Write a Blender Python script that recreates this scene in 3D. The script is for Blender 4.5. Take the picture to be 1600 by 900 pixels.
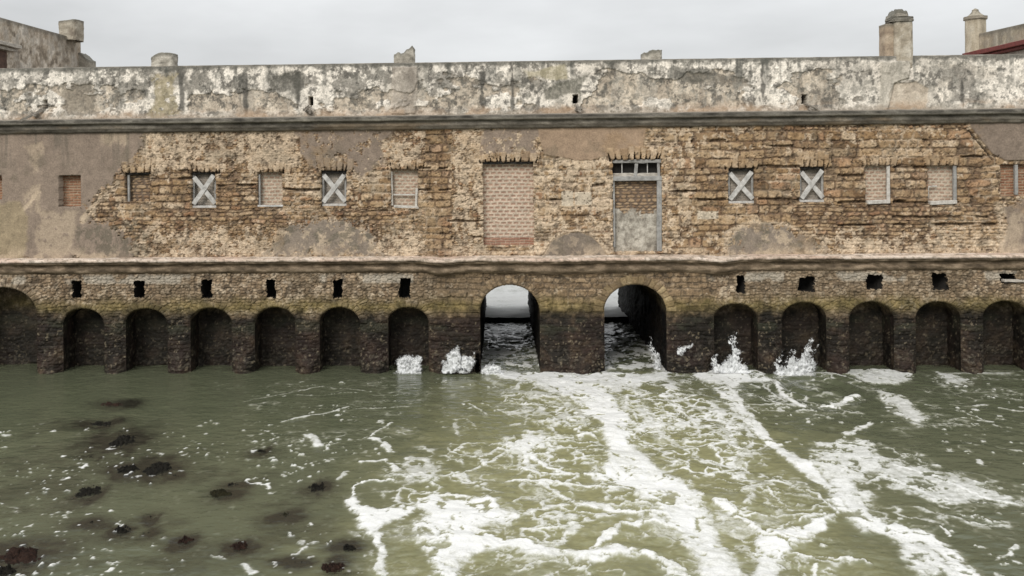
import bpy, bmesh, math, random
import numpy as np
from mathutils import Matrix, Vector

for o in list(bpy.data.objects):
    bpy.data.objects.remove(o)
SC = bpy.context.scene
COL = SC.collection
random.seed(7)

# ------------------------------------------------------------------ camera
F = 1400.0                      # focal length in pixels of a 1600 px wide picture
CAM = np.array([0.0, -20.6, 4.85])
YAW = math.radians(2.3)         # looks slightly left of the facade normal
ROLL = 0.0095
VPX, VPY = 781.0, 250.0         # where the facade normal lands in the picture
a = np.array([-math.sin(YAW), math.cos(YAW), 0.0])
r0 = np.array([math.cos(YAW), math.sin(YAW), 0.0])
u0 = np.array([0.0, 0.0, 1.0])
r = r0 * math.cos(ROLL) - u0 * math.sin(ROLL)
u = r0 * math.sin(ROLL) + u0 * math.cos(ROLL)
n = np.array([0.0, 1.0, 0.0])
PX = VPX - F * n.dot(r) / n.dot(a)
PY = VPY + F * n.dot(u) / n.dot(a)
cd = bpy.data.cameras.new('camera')
cam = bpy.data.objects.new('camera', cd); COL.objects.link(cam)
M = Matrix(((r[0], u[0], -a[0], CAM[0]), (r[1], u[1], -a[1], CAM[1]), (r[2], u[2], -a[2], CAM[2]), (0, 0, 0, 1)))
cam.matrix_world = M
cd.sensor_width = 36.0
cd.lens = 36.0 * F / 1600.0
cd.shift_x = (800.0 - PX) / 1600.0
cd.shift_y = -(450.0 - PY) / 1600.0
cd.clip_start = 0.1; cd.clip_end = 4000.0
SC.camera = cam


def ray(x, y):
    x = np.asarray(x, float); y = np.asarray(y, float)
    return (x[..., None] - PX) / F * r + -(y[..., None] - PY) / F * u + a


def on_wall(x, y, Y=0.0):        # photo point -> (X, Z) on the vertical plane at depth Y
    d = ray(x, y); t = (Y - CAM[1]) / d[..., 1]
    return CAM[0] + d[..., 0] * t, CAM[2] + d[..., 2] * t


def on_water(x, y, Z=0.0):       # photo point -> (X, Y) on the water
    d = ray(x, y); t = (Z - CAM[2]) / d[..., 2]
    return CAM[0] + d[..., 0] * t, CAM[1] + d[..., 1] * t


# ------------------------------------------------------------------ light: overcast day
EL, AZ = math.radians(34), math.radians(205)     # sun behind the cloud, behind the camera and to the left
w = bpy.data.worlds.new("World"); SC.world = w; w.use_nodes = True
nt = w.node_tree; nt.nodes.clear()


def N(tree, typ, **kw):
    nd = tree.nodes.new(typ)
    for k, v in kw.items():
        setattr(nd, k, v)
    return nd


def mathn(tree, op, a_, b_=None, clamp=False):
    nd = tree.nodes.new('ShaderNodeMath'); nd.operation = op; nd.use_clamp = clamp
    for i, v in enumerate((a_, b_)):
        if v is None: continue
        if isinstance(v, (int, float)): nd.inputs[i].default_value = v
        else: tree.links.new(v, nd.inputs[i])
    return nd.outputs[0]


def mixc(tree, fac, a_, b_, blend='MIX'):
    nd = tree.nodes.new('ShaderNodeMix'); nd.data_type = 'RGBA'; nd.blend_type = blend
    for i, v in ((0, fac), (6, a_), (7, b_)):
        if isinstance(v, (int, float)): nd.inputs[i].default_value = v
        elif isinstance(v, tuple): nd.inputs[i].default_value = (*v[:3], 1)
        else: tree.links.new(v, nd.inputs[i])
    return nd.outputs[2]


sky = N(nt, 'ShaderNodeTexSky', sky_type='NISHITA', sun_disc=False, sun_elevation=EL, sun_rotation=AZ)
tc = N(nt, 'ShaderNodeTexCoord')
sep = N(nt, 'ShaderNodeSeparateXYZ'); nt.links.new(tc.outputs['Generated'], sep.inputs[0])
up = mathn(nt, 'MAXIMUM', sep.outputs[2], 0.0)
grad = mathn(nt, 'ADD', mathn(nt, 'MULTIPLY', up, 8.5), 6.4)
mp = N(nt, 'ShaderNodeMapping'); mp.inputs['Scale'].default_value = (2.2, 2.2, 7.0)
nt.links.new(tc.outputs['Generated'], mp.inputs[0])
cn = N(nt, 'ShaderNodeTexNoise'); cn.inputs['Scale'].default_value = 1.6; cn.inputs['Detail'].default_value = 5; cn.inputs['Roughness'].default_value = 0.5
nt.links.new(mp.outputs[0], cn.inputs['Vector'])
cl = mathn(nt, 'ADD', mathn(nt, 'MULTIPLY', cn.outputs[0], 0.75), 0.64)
cv = mathn(nt, 'MULTIPLY', grad, cl)
cc = N(nt, 'ShaderNodeCombineColor')
nt.links.new(mathn(nt, 'MULTIPLY', cv, 0.985), cc.inputs[0]); nt.links.new(cv, cc.inputs[1]); nt.links.new(mathn(nt, 'MULTIPLY', cv, 1.01), cc.inputs[2])
bg = N(nt, 'ShaderNodeBackground'); bg.inputs[1].default_value = 0.1
nt.links.new(mixc(nt, 0.96, sky.outputs[0], cc.outputs[0]), bg.inputs[0])
wo = N(nt, 'ShaderNodeOutputWorld'); nt.links.new(bg.outputs[0], wo.inputs[0])
sd = bpy.data.lights.new('sun', 'SUN'); sd.energy = 2.0; sd.angle = math.radians(25); sd.color = (1.0, 0.96, 0.9)
sun = bpy.data.objects.new('sun', sd); COL.objects.link(sun)
sun_dir = Vector((math.sin(AZ) * math.cos(EL), math.cos(AZ) * math.cos(EL), math.sin(EL)))
sun.rotation_euler = sun_dir.to_track_quat('Z', 'Y').to_euler()
SC.view_settings.view_transform = 'Standard'; SC.view_settings.look = 'None'
SC.view_settings.exposure = 0.0; SC.view_settings.gamma = 1.0; SC.view_settings.use_curve_mapping = False

# ------------------------------------------------------------------ noise and shape helpers
_T = {}


def tab(seed):
    if seed not in _T: _T[seed] = np.random.default_rng(seed).random((256, 256)).astype(np.float32)
    return _T[seed]


def vn(x, y, seed=0):
    t = tab(seed); xf = np.floor(x); yf = np.floor(y)
    fx = x - xf; fy = y - yf; i = xf.astype(np.int64) & 255; j = yf.astype(np.int64) & 255
    fx = fx * fx * (3 - 2 * fx); fy = fy * fy * (3 - 2 * fy); i1 = (i + 1) & 255; j1 = (j + 1) & 255
    return (t[i, j] * (1 - fx) + t[i1, j] * fx) * (1 - fy) + (t[i, j1] * (1 - fx) + t[i1, j1] * fx) * fy


def fbm(x, y, o=4, seed=0, g=0.5):
    s = 0; am = 1.0; tot = 0
    for k in range(o):
        s = s + am * vn(x * 2.03 ** k + 17.3 * k, y * 2.03 ** k + 5.1 * k, seed + k); tot += am; am *= g
    return s / tot


def sst(e0, e1, x):
    t = np.clip((x - e0) / (e1 - e0), 0, 1); return t * t * (3 - 2 * t)


def thr(nz, cov, soft=0.05):     # noise patches covering about the share cov (value noise fbm is near gaussian)
    q = 0.5 + (cov - 0.5) * 0.62
    q = np.where(cov <= 0.01, -1, np.where(cov >= 0.99, 2, q))
    return sst(-soft, soft, q - nz)


def voro(x, y, seed=0):
    t1, t2, t3 = tab(seed + 50), tab(seed + 51), tab(seed + 52)
    xi = np.floor(x).astype(np.int64); yi = np.floor(y).astype(np.int64)
    f1 = np.full(x.shape, 9.0); f2 = np.full(x.shape, 9.0); rr = np.zeros(x.shape); rs = np.zeros(x.shape)
    for dx in (-1, 0, 1):
        for dy in (-1, 0, 1):
            cx = xi + dx; cy = yi + dy; ca = cx & 255; cb = cy & 255
            d = np.hypot(cx + 0.12 + 0.76 * t1[ca, cb] - x, cy + 0.12 + 0.76 * t2[ca, cb] - y)
            near = d < f1
            f2 = np.where(near, f1, np.minimum(f2, d)); f1 = np.where(near, d, f1)
            rr = np.where(near, t3[ca, cb], rr); rs = np.where(near, t1[cb, ca], rs)
    return f1, f2, rr, rs


def sdist(X, Z, poly):           # signed distance to a polygon, positive inside
    P = np.asarray(poly, float); n_ = len(P); d = np.full(X.shape, 1e9); ins = np.zeros(X.shape, bool)
    for i in range(n_):
        ax, az = P[i]; bx, bz = P[(i + 1) % n_]; ex, ez = bx - ax, bz - az
        t = np.clip(((X - ax) * ex + (Z - az) * ez) / (ex * ex + ez * ez + 1e-12), 0, 1)
        d = np.minimum(d, np.hypot(X - ax - t * ex, Z - az - t * ez))
        if abs(ez) > 1e-9:
            c = ((az > Z) != (bz > Z)) & (X < ex * (Z - az) / ez + ax); ins ^= c
    return np.where(ins, d, -d)


def ldist(X, Z, pts):            # distance to a polyline
    P = np.asarray(pts, float); d = np.full(X.shape, 1e9)
    for i in range(len(P) - 1):
        ax, az = P[i]; ex, ez = P[i + 1] - P[i]
        t = np.clip(((X - ax) * ex + (Z - az) * ez) / (ex * ex + ez * ez + 1e-12), 0, 1)
        d = np.minimum(d, np.hypot(X - ax - t * ex, Z - az - t * ez))
    return d


def courses(P, Q, seed, hs, ws, warp=0.03, rough=0.012):
    g = np.random.default_rng(seed)
    wp = P + warp * 2 * (fbm(P * 2.2, Q * 2.2, 3, seed) - .5) + rough * 2 * (vn(P * 22, Q * 22, seed + 1) - .5)
    wq = Q + warp * 1.6 * (fbm(P * 1.4, Q * 2.0, 3, seed + 5) - .5) + rough * 2 * (vn(P * 20, Q * 24, seed + 2) - .5)
    lo, hi = wq.min() - .5, wq.max() + .5
    b = [math.floor(lo)]
    while b[-1] < hi: b.append(b[-1] + g.uniform(*hs))
    b = np.array(b); k = np.clip(np.searchsorted(b, wq) - 1, 0, len(b) - 2)
    dz = np.minimum(wq - b[k], b[k + 1] - wq); dx = np.zeros(P.shape)
    r1 = np.zeros(P.shape); r2 = np.zeros(P.shape); r3 = np.zeros(P.shape)
    x0 = wp.min() - 1; x1 = wp.max() + 1
    for kk in np.unique(k):
        m = k == kk; c = [x0 + g.uniform(-.5, 0)]
        while c[-1] < x1: c.append(c[-1] + g.uniform(*ws) * (1.0 if g.random() > .2 else .6))
        c = np.array(c); v = wp[m]; j = np.clip(np.searchsorted(c, v) - 1, 0, len(c) - 2)
        dx[m] = np.minimum(v - c[j], c[j + 1] - v)
        R = g.random((3, len(c))); r1[m] = R[0, j]; r2[m] = R[1, j]; r3[m] = R[2, j]
    d = np.minimum(dx, dz)
    # rounded corners
    d = np.where((dx < .05) & (dz < .05), d - 0.25 * np.clip(.05 - dx, 0, 1) - .25 * np.clip(.05 - dz, 0, 1), d)
    return d, r1, r2, r3


def C3(c): return np.array(c, float)


def lay(col, m, c):              # cover col with colour c where m
    c = np.asarray(c, float)
    return col * (1 - m[..., None]) + c * m[..., None]


def ramp(t, stops):
    t = np.clip(t, 0, 1); xs = [s[0] for s in stops]
    return np.stack([np.interp(t, xs, [s[1][i] for s in stops]) for i in range(3)], -1)


# ------------------------------------------------------------------ mesh helpers
def tag(o, label=None, cat=None, group=None, kind=None):
    if label: o['label'] = label
    if cat: o['category'] = cat
    if group: o['group'] = group
    if kind: o['kind'] = kind
    return o


def empty(name, loc, parent=None):
    o = bpy.data.objects.new(name, None); COL.objects.link(o); o.location = loc
    o.empty_display_size = 0.3
    if parent: put(o, parent)
    return o


def put(o, parent):
    bpy.context.view_layer.update()
    o.parent = parent; o.matrix_parent_inverse = parent.matrix_world.inverted()


def grid(name, P, mat, parent=None, col=None, keep=None, attrs=None, flip=False, smooth=True):
    ny, nx = P.shape[:2]; idx = np.arange(ny * nx).reshape(ny, nx)
    q = np.stack([idx[:-1, :-1], idx[:-1, 1:], idx[1:, 1:], idx[1:, :-1]], -1)
    if flip: q = q[..., ::-1]
    if keep is not None:
        kf = keep[:-1, :-1] & keep[:-1, 1:] & keep[1:, 1:] & keep[1:, :-1]; q = q[kf]
    q = q.reshape(-1, 4)
    used = np.zeros(ny * nx, bool); used[q.ravel()] = True
    rem = np.cumsum(used) - 1; q = rem[q]; V = P.reshape(-1, 3)[used]
    me = bpy.data.meshes.new(name); me.vertices.add(len(V)); me.vertices.foreach_set('co', V.astype(np.float32).ravel())
    me.loops.add(q.size); me.loops.foreach_set('vertex_index', q.astype(np.int32).ravel())
    me.polygons.add(len(q)); me.polygons.foreach_set('loop_start', np.arange(0, q.size, 4, dtype=np.int32))
    me.update(calc_edges=True)
    if smooth: me.polygons.foreach_set('use_smooth', np.ones(len(q), bool))
    if col is not None:
        c = np.ones((len(V), 4), np.float32); c[:, :3] = np.clip(col.reshape(-1, 3)[used], 0.004, .95)
        at = me.color_attributes.new('Col', 'FLOAT_COLOR', 'POINT'); at.data.foreach_set('color', c.ravel())
    for k, v in (attrs or {}).items():
        at = me.attributes.new(k, 'FLOAT', 'POINT'); at.data.foreach_set('value', v.reshape(-1)[used].astype(np.float32))
    me.materials.append(mat)
    o = bpy.data.objects.new(name, me); COL.objects.link(o)
    if parent: put(o, parent)
    return o


def rough_box(bm, c, s, rot=0.0, seg=(1, 1, 1), jit=0.0, seed=0, taper=0.0, axis='Y'):
    """a box of size s about c with bevelled, slightly irregular faces; rot about the given axis"""
    t = bmesh.new(); bmesh.ops.create_cube(t, size=1.0)
    for e_axis in range(3):
        if seg[e_axis] > 1:
            ed = [e for e in t.edges if abs((e.verts[0].co - e.verts[1].co)[e_axis]) > .3]
            bmesh.ops.subdivide_edges(t, edges=ed, cuts=seg[e_axis] - 1, use_grid_fill=True)
    g = random.Random(seed)
    for v in t.verts:
        k = 1 - taper * (v.co.z + .5)
        v.co = Vector((v.co.x * s[0] * k, v.co.y * s[1] * k, v.co.z * s[2]))
        v.co += Vector((g.uniform(-jit, jit), g.uniform(-jit, jit), g.uniform(-jit, jit)))
    be = min(s) * .12
    ed = [e for e in t.edges if len(e.link_faces) == 2 and e.calc_face_angle(0) > 1.0]
    bmesh.ops.bevel(t, geom=ed, offset=be, segments=1, affect='EDGES')
    bmesh.ops.transform(t, matrix=Matrix.Translation(c) @ Matrix.Rotation(rot, 4, axis), verts=t.verts)
    me = bpy.data.meshes.new('tmp'); t.to_mesh(me); t.free(); bm.from_mesh(me); bpy.data.meshes.remove(me)


def link_bm(name, bm, mat, parent=None, smooth=False):
    me = bpy.data.meshes.new(name); bmesh.ops.recalc_face_normals(bm, faces=bm.faces); bm.to_mesh(me); bm.free()
    me.materials.append(mat)
    if smooth: me.polygons.foreach_set('use_smooth', np.ones(len(me.polygons), bool))
    o = bpy.data.objects.new(name, me); COL.objects.link(o)
    if parent: put(o, parent)
    return o


# ------------------------------------------------------------------ materials
def new_mat(name):
    m = bpy.data.materials.new(name); m.use_nodes = True; t = m.node_tree
    return m, t, t.nodes['Principled BSDF']


def masonry_mat(name, rough=0.9, bump=0.35, scale=30.0, var=0.35):
    m, t, b = new_mat(name)
    at = N(t, 'ShaderNodeAttribute', attribute_name='Col'); g = N(t, 'ShaderNodeTexCoord')
    n1 = N(t, 'ShaderNodeTexNoise'); n1.inputs['Scale'].default_value = scale; n1.inputs['Detail'].default_value = 6; n1.inputs['Roughness'].default_value = .65
    n2 = N(t, 'ShaderNodeTexNoise'); n2.inputs['Scale'].default_value = scale * .22; n2.inputs['Detail'].default_value = 4
    for n_ in (n1, n2): t.links.new(g.outputs['Object'], n_.inputs['Vector'])
    f = mathn(t, 'ADD', mathn(t, 'MULTIPLY', mathn(t, 'SUBTRACT', n1.outputs[0], .5), var * 3.2), mathn(t, 'MULTIPLY', mathn(t, 'SUBTRACT', n2.outputs[0], .5), var * 1.5))
    f = mathn(t, 'MAXIMUM', mathn(t, 'ADD', f, 1.0), .25)
    cb = N(t, 'ShaderNodeVectorMath', operation='SCALE'); t.links.new(at.outputs['Color'], cb.inputs[0]); t.links.new(f, cb.inputs['Scale'])
    t.links.new(cb.outputs[0], b.inputs['Base Color'])
    wet = N(t, 'ShaderNodeAttribute', attribute_name='wet')
    t.links.new(mathn(t, 'SUBTRACT', rough, mathn(t, 'MULTIPLY', wet.outputs['Fac'], .25)), b.inputs['Roughness'])
    b.inputs['Specular IOR Level'].default_value = .18
    bp = N(t, 'ShaderNodeBump'); bp.inputs['Strength'].default_value = bump; bp.inputs['Distance'].default_value = .02
    t.links.new(n1.outputs[0], bp.inputs['Height']); t.links.new(bp.outputs[0], b.inputs['Normal'])
    return m


def simple_mat(name, c1, c2, scale=12.0, stretch=(1, 1, 1), rough=.85, bump=.3, metal=0.0, spec=.3):
    m, t, b = new_mat(name)
    g = N(t, 'ShaderNodeTexCoord'); mp_ = N(t, 'ShaderNodeMapping'); mp_.inputs['Scale'].default_value = stretch
    t.links.new(g.outputs['Object'], mp_.inputs[0])
    n1 = N(t, 'ShaderNodeTexNoise'); n1.inputs['Scale'].default_value = scale; n1.inputs['Detail'].default_value = 7; n1.inputs['Roughness'].default_value = .65
    t.links.new(mp_.outputs[0], n1.inputs['Vector'])
    rp = N(t, 'ShaderNodeValToRGB'); rp.color_ramp.elements[0].position = .33; rp.color_ramp.elements[1].position = .66
    rp.color_ramp.elements[0].color = (*c1, 1); rp.color_ramp.elements[1].color = (*c2, 1)
    t.links.new(n1.outputs[0], rp.inputs[0]); t.links.new(rp.outputs[0], b.inputs['Base Color'])
    b.inputs['Roughness'].default_value = rough; b.inputs['Metallic'].default_value = metal; b.inputs['Specular IOR Level'].default_value = spec
    bp = N(t, 'ShaderNodeBump'); bp.inputs['Strength'].default_value = bump; bp.inputs['Distance'].default_value = .02
    t.links.new(n1.outputs[0], bp.inputs['Height']); t.links.new(bp.outputs[0], b.inputs['Normal'])
    return m


MAS = masonry_mat('weathered_masonry')
WETM = masonry_mat('tidal_masonry', rough=.95, bump=.5, scale=26, var=.5)
WOOD = simple_mat('bleached_wood', (.32, .31, .29), (.60, .58, .55), 9, (1, 1, 1), .85, .5)
WOOD_D = simple_mat('grey_blue_wood', (.20, .195, .185), (.38, .37, .35), 9, (1, 1, 1), .85, .5)
WHITE_W = simple_mat('peeling_white_wood', (.34, .31, .27), (.62, .59, .54), 14, (1, 1, 1), .8, .4)
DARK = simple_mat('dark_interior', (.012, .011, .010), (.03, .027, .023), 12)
RED = simple_mat('red_oxide_paint', (.10, .022, .018), (.20, .045, .035), 14, (1, 1, 1), .6, .2)
ROOF = simple_mat('old_roof_screed', (.16, .14, .12), (.30, .27, .23), 6)
MORTAR = simple_mat('lime_mortar', (.30, .27, .23), (.52, .48, .42), 10)

X0, X1 = -14.5, 14.5
H = 0.0135


def wp_(pts, Y=0.0):             # list of photo points -> list of wall points
    p = np.array(pts, float); x, z = on_wall(p[:, 0], p[:, 1], Y); return np.stack([x, z], -1)


def region(X, Z, pts, edge=.06, amp=.25, seed=3, sc=2.5):
    s = sdist(X, Z, wp_(pts)); nz = fbm(X * sc, Z * sc, 5, seed, .6) - .5
    return sst(-edge, edge, s + nz * amp * 2)


# ------------------------------------------------------------------ openings of the upper wall (photo pixels)
#  kind, x0, y0, x1, y1
WIN = [('brick_red', -34, 274, 4, 312), ('brick_red', 93, 274, 127, 323), ('stone', 197, 270, 234, 315),
       ('cross', 299, 269, 337, 325), ('brick_pink', 403, 269, 441, 323), ('cross', 502, 267, 541, 322),
       ('brick_frame', 611, 265, 653, 323), ('cross', 1138, 263, 1179, 318), ('cross', 1250, 261, 1289, 316),
       ('jamb', 1352, 259, 1392, 314), ('jamb_sill', 1450, 259, 1496, 315), ('jamb', 1563, 257, 1612, 306)]
DOORS = [('honeycomb', 755, 253, 834, 384), ('framed', 958, 250, 1034, 393)]


def rect(x0, y0, x1, y1, Y=0.0):
    xa, za = on_wall((x0 + x1) / 2 - (x1 - x0) / 2, (y0 + y1) / 2, Y); xb, zb = on_wall((x0 + x1) / 2 + (x1 - x0) / 2, (y0 + y1) / 2, Y)
    xc = (float(xa) + float(xb)) / 2
    _, zt = on_wall((x0 + x1) / 2, y0, Y); _, zb_ = on_wall((x0 + x1) / 2, y1, Y)
    return float(xa), float(xb), float(zb_), float(zt)


CREAM = C3((.61, .505, .375)); OCHRE = C3((.34, .235, .13)); TAUPE = C3((.30, .245, .20)); GREY = C3((.25, .215, .18))
STONE = [(0, (.17, .105, .055)), (.25, (.30, .20, .11)), (.5, (.41, .29, .165)), (.75, (.50, .375, .235)), (1, (.60, .485, .345))]


def stone_mix(X, Z):
    dA, a1, a2, a3 = courses(X, Z, 11, (.13, .24), (.22, .62), .05, .012)
    dB, b1, b2, b3 = courses(X, Z, 23, (.055, .12), (.12, .40), .05, .014)
    s = 9.5; wx = X + .05 * (fbm(X * 5, Z * 5, 2, 90) - .5); wz = Z + .05 * (fbm(X * 5, Z * 5, 2, 93) - .5)
    f1, f2, c1, c2 = voro(wx * s, wz * s * 1.9, 4); dC = (f2 - f1) * .5 / s
    wA = np.maximum.reduce([region(X, Z, [(664, 195), (706, 195), (706, 410), (664, 410)], .01, .02, 5),
                            region(X, Z, [(1040, 195), (1250, 195), (1230, 410), (1040, 410)], .02, .2, 6),
                            region(X, Z, [(1240, 205), (1565, 205), (1565, 318), (1240, 318)], .02, .15, 7),
                            region(X, Z, [(560, 262), (670, 262), (670, 326), (560, 326)], .02, .1, 8),
                            region(X, Z, [(836, 205), (957, 205), (957, 345), (836, 345)], .02, .1, 9),
                            region(X, Z, [(180, 255), (300, 265), (300, 335), (180, 335)], .02, .2, 10)])
    wC = np.maximum.reduce([region(X, Z, [(230, 195), (660, 195), (660, 270), (230, 270)], .02, .3, 12),
                            region(X, Z, [(700, 195), (760, 195), (760, 410), (700, 410)], .02, .2, 13),
                            region(X, Z, [(230, 350), (660, 345), (660, 410), (230, 410)], .02, .2, 14),
                            region(X, Z, [(1040, 195), (1110, 195), (1110, 410), (1040, 410)], .02, .2, 15)]) * (1 - wA)
    selA = wA > .5; selC = (wC > .5) & ~selA
    d = np.where(selA, dA, np.where(selC, dC, dB)); r1 = np.where(selA, a1, np.where(selC, c1, b1))
    r2 = np.where(selA, a2, np.where(selC, c2, b2)); r3 = np.where(selA, a3, np.where(selC, c1 * 7 % 1, b3))
    amp = np.where(selA, .026, np.where(selC, .018, .024)); wdt = np.where(selA, .028, np.where(selC, .018, .02))
    return d, r1, r2, r3, amp, wdt


def paint_upper(X, Z):
    d, r1, r2, r3, amp, wdt = stone_mix(X, Z)
    n1 = fbm(X * 6, Z * 6, 5, 30, .6); n2 = fbm(X * 1.3, Z * 1.3, 4, 34); n3 = fbm(X * 24, Z * 24, 3, 38, .6)
    h = amp * sst(.002, 1, d / wdt * .9) + (r2 - .5) * .026 + (n3 - .5) * .014 + (n2 - .5) * .03
    wear = thr(fbm(X * 9, Z * 12, 4, 40, .6), np.full(X.shape, .18), .04); h = h - wear * .02 * (r1 > .3)
    warm = sst(.35, .75, fbm(X * .5, Z * .8, 3, 44))
    col = ramp(r1 * .62 + (n1 - .5) * .9 + .2 + .10 * (n2 - .5), STONE)
    col = col * (1 + (r3[..., None] - .5) * C3((.22, .30, .46)))
    col = lay(col, .35 * (r2 > .86).astype(float), (.40, .19, .10))
    jt = 1 - sst(.0, .9, d / wdt * .6)
    # mortar: pale where repointed, brown where washed out
    mort_pale = thr(fbm(X * 1.1, Z * 1.6, 3, 47), .38 + .0 * X, .05)
    col = lay(col, jt * .85, C3((.15, .10, .065))[None, None] * (1 - mort_pale[..., None]) + CREAM * .85 * mort_pale[..., None])
    # pale lime wash and broken render, coverage by zone
    cov = np.full(X.shape, .30)
    for pts, c in (([(225, 190), (470, 190), (465, 268), (225, 268)], .62), ([(440, 190), (600, 190), (590, 300), (440, 300)], .45),
                   ([(700, 190), (760, 190), (760, 400), (700, 400)], .62), ([(700, 190), (840, 190), (840, 250), (700, 250)], .62),
                   ([(835, 245), (960, 245), (960, 345), (835, 345)], .60), ([(560, 205), (665, 205), (665, 262), (560, 262)], .55),
                   ([(385, 205), (470, 205), (470, 262), (385, 262)], .88), ([(230, 360), (760, 360), (760, 402), (230, 402)], .55),
                   ([(430, 300), (520, 300), (420, 400), (330, 400)], .55), ([(835, 330), (960, 330), (960, 402), (835, 402)], .5),
                   ([(1010, 198), (1100, 198), (1080, 400), (1010, 400)], .45), ([(1200, 370), (1560, 370), (1560, 402), (1200, 402)], .55),
                   ([(1110, 195), (1330, 195), (1330, 240), (1110, 240)], .35), ([(240, 280), (640, 330), (640, 360), (240, 350)], .14),
                   ([(664, 195), (706, 195), (706, 410), (664, 410)], .10), ([(1090, 240), (1560, 225), (1560, 350), (1090, 350)], .15)):
        m = region(X, Z, pts, .12, .15, 50); cov = cov * (1 - m) + c * m
    nl = fbm(X * 7.5, Z * 7.5, 5, 55, .68)
    lm = thr(nl, cov, .035)
    h = h * (1 - .45 * lm) + lm * .012
    col = lay(col, lm * .86, CREAM * (.80 + .45 * n1[..., None]) * (1 + (n2[..., None] - .5) * .3))
    # grey-brown render patches over the blotches
    rend = np.zeros(X.shape)
    for pts, ed, am, c, th, sd_ in (
            ([(470, 190), (610, 190), (600, 262), (560, 270), (500, 262), (468, 240)], .05, .26, TAUPE * .92, .012, 60),
            ([(745, 195), (840, 195), (835, 240), (760, 235)], .05, .5, TAUPE * .95, .008, 61),
            ([(405, 402), (430, 375), (470, 350), (515, 333), (560, 352), (590, 385), (600, 402)], .06, .22, GREY * 1.12, .018, 62),
            ([(845, 402), (862, 376), (885, 364), (905, 362), (925, 370), (942, 386), (950, 402)], .015, .02, GREY * .90, -.02, 63),
            ([(1135, 402), (1140, 365), (1175, 350), (1230, 352), (1265, 370), (1300, 402)], .03, .2, GREY * 1.05, .012, 64),
            ([(838, 190), (1012, 190), (1005, 235), (945, 246), (900, 252), (850, 240)], .01, .05, TAUPE * 1.12, .02, 65),
            ([(1510, 190), (1720, 190), (1720, 250), (1568, 250), (1548, 240), (1530, 218)], .008, .03, TAUPE * .88, .035, 66),
            ([(1560, 405), (1570, 350), (1560, 325), (1600, 312), (1720, 305), (1720, 410)], .03, .12, TAUPE * .95, .03, 67),
            ([(-300, 190), (228, 190), (226, 225), (205, 248), (186, 265), (175, 285), (160, 300), (135, 320), (128, 345), (180, 352), (205, 372), (212, 410), (-300, 410)], .025, .22, TAUPE * .98, .024, 68)):
        m = region(X, Z, pts, ed, am, sd_)
        if sd_ in (62, 64, 68, 67):
            wd_ = {62: .32, 64: .28, 68: .20, 67: .14}[sd_]; q_ = sdist(X, Z, wp_(pts)) + am * (fbm(X * 2.5, Z * 2.5, 4, sd_) - .5)
            m = sst(-.03, .03, .5 + (sst(-wd_ * 1.3, wd_ * 1.3, q_) - .5) * .62 - fbm(X * 7.5, Z * 7.5, 6, sd_ + 300, .74)); m = np.where(q_ > wd_ * 1.1, 1.0, m)
        if sd_ in (60, 61): m = m * thr(fbm(X * 9, Z * 9, 4, 70, .65), .72 + 0 * X, .04)
        h = h * (1 - m) + m * (th + .01 + .005 * n1)
        rend = np.maximum(rend, m)
        vcol = c * (.86 + .28 * n2[..., None]) * (.9 + .2 * n1[..., None])
        if sd_ in (62, 64, 63):
            k_ = .5 if sd_ == 63 else 1.0; vcol = lay(vcol, k_ * .75 * sst(.53, .62, fbm(X * 6, Z * 6, 5, sd_ + 320, .7)), CREAM * .92); vcol = lay(vcol, k_ * .6 * sst(.54, .64, fbm(X * 5, Z * 7, 5, sd_ + 330, .7)), (.13, .125, .095))
        if sd_ == 65: vcol = vcol * C3((1.1, 1.0, .86))
        col = lay(col, m, vcol)
    # halo of old lime round the arch-shaped patch and the cream ring beside the right render
    for pts, w_ in (([(846, 400), (862, 375), (885, 362), (907, 360), (928, 368), (945, 386), (952, 402)], .05),
                    ([(1130, 400), (1138, 362), (1175, 347), (1225, 349), (1270, 368)], .07),
                    ([(1562, 402), (1566, 350), (1560, 322)], .14), ([(20, 345), (45, 320), (60, 300)], .08),
                    ([(130, 345), (150, 318), (185, 288)], .10), ([(225, 400), (222, 370), (250, 345)], .10)):
        q = ldist(X, Z, wp_(pts)); m = sst(w_, w_ * .3, q + (n1 - .5) * .12); col = lay(col, m * .8, CREAM * 1.0)
    # left render: pale scars, vertical weather streaks and grey bloom low down
    left = sst(.5, 1, region(X, Z, [(-300, 190), (235, 190), (235, 410), (-300, 410)], .1, .1, 71))
    for pts in ([(42, 230), (66, 222), (64, 270), (50, 272), (44, 250)], [(35, 302), (62, 292), (64, 330), (50, 342), (38, 322)],
                [(155, 205), (205, 205), (200, 225), (160, 225)], [(62, 330), (125, 328), (110, 402), (60, 402)], [(1575, 330), (1600, 330), (1590, 395), (1572, 395)]):
        m = region(X, Z, pts, .06, .22, 73) * thr(nl, .75 + 0 * X, .08); col = lay(col, m * .55, CREAM * .9); h = h - m * .006
    m = region(X, Z, [(118, 350), (215, 345), (235, 402), (118, 402)], .12, .35, 74) * thr(fbm(X * 8, Z * 6, 5, 75, .68), .5 + 0 * X, .05); col = lay(col, m * .6, (.13, .125, .095))
    m = region(X, Z, [(-300, 315), (30, 318), (42, 340), (36, 402), (-300, 402)], .05, .15, 76); col = lay(col, m * .8, C3((.36, .30, .19)) * (.8 + .4 * n1[..., None]))
    st = fbm(X * 9, Z * .7, 4, 77, .6); ztop = on_wall(800, 205)[1]
    m = sst(.52, .66, st) * sst(1.1, .1, ztop - Z) * left; col = lay(col, m * .45, (.13, .125, .105))
    # general lichen bloom, ochre staining and dirt
    m = sst(.56, .72, fbm(X * 2.4, Z * 2.4, 5, 80, .6)); col = lay(col, m * .34, (.16, .145, .105))
    m = sst(.58, .74, fbm(X * 1.9, Z * 2.2, 5, 84, .6)) * (1 - left); col = lay(col, m * .25, (.40, .26, .12))
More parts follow.
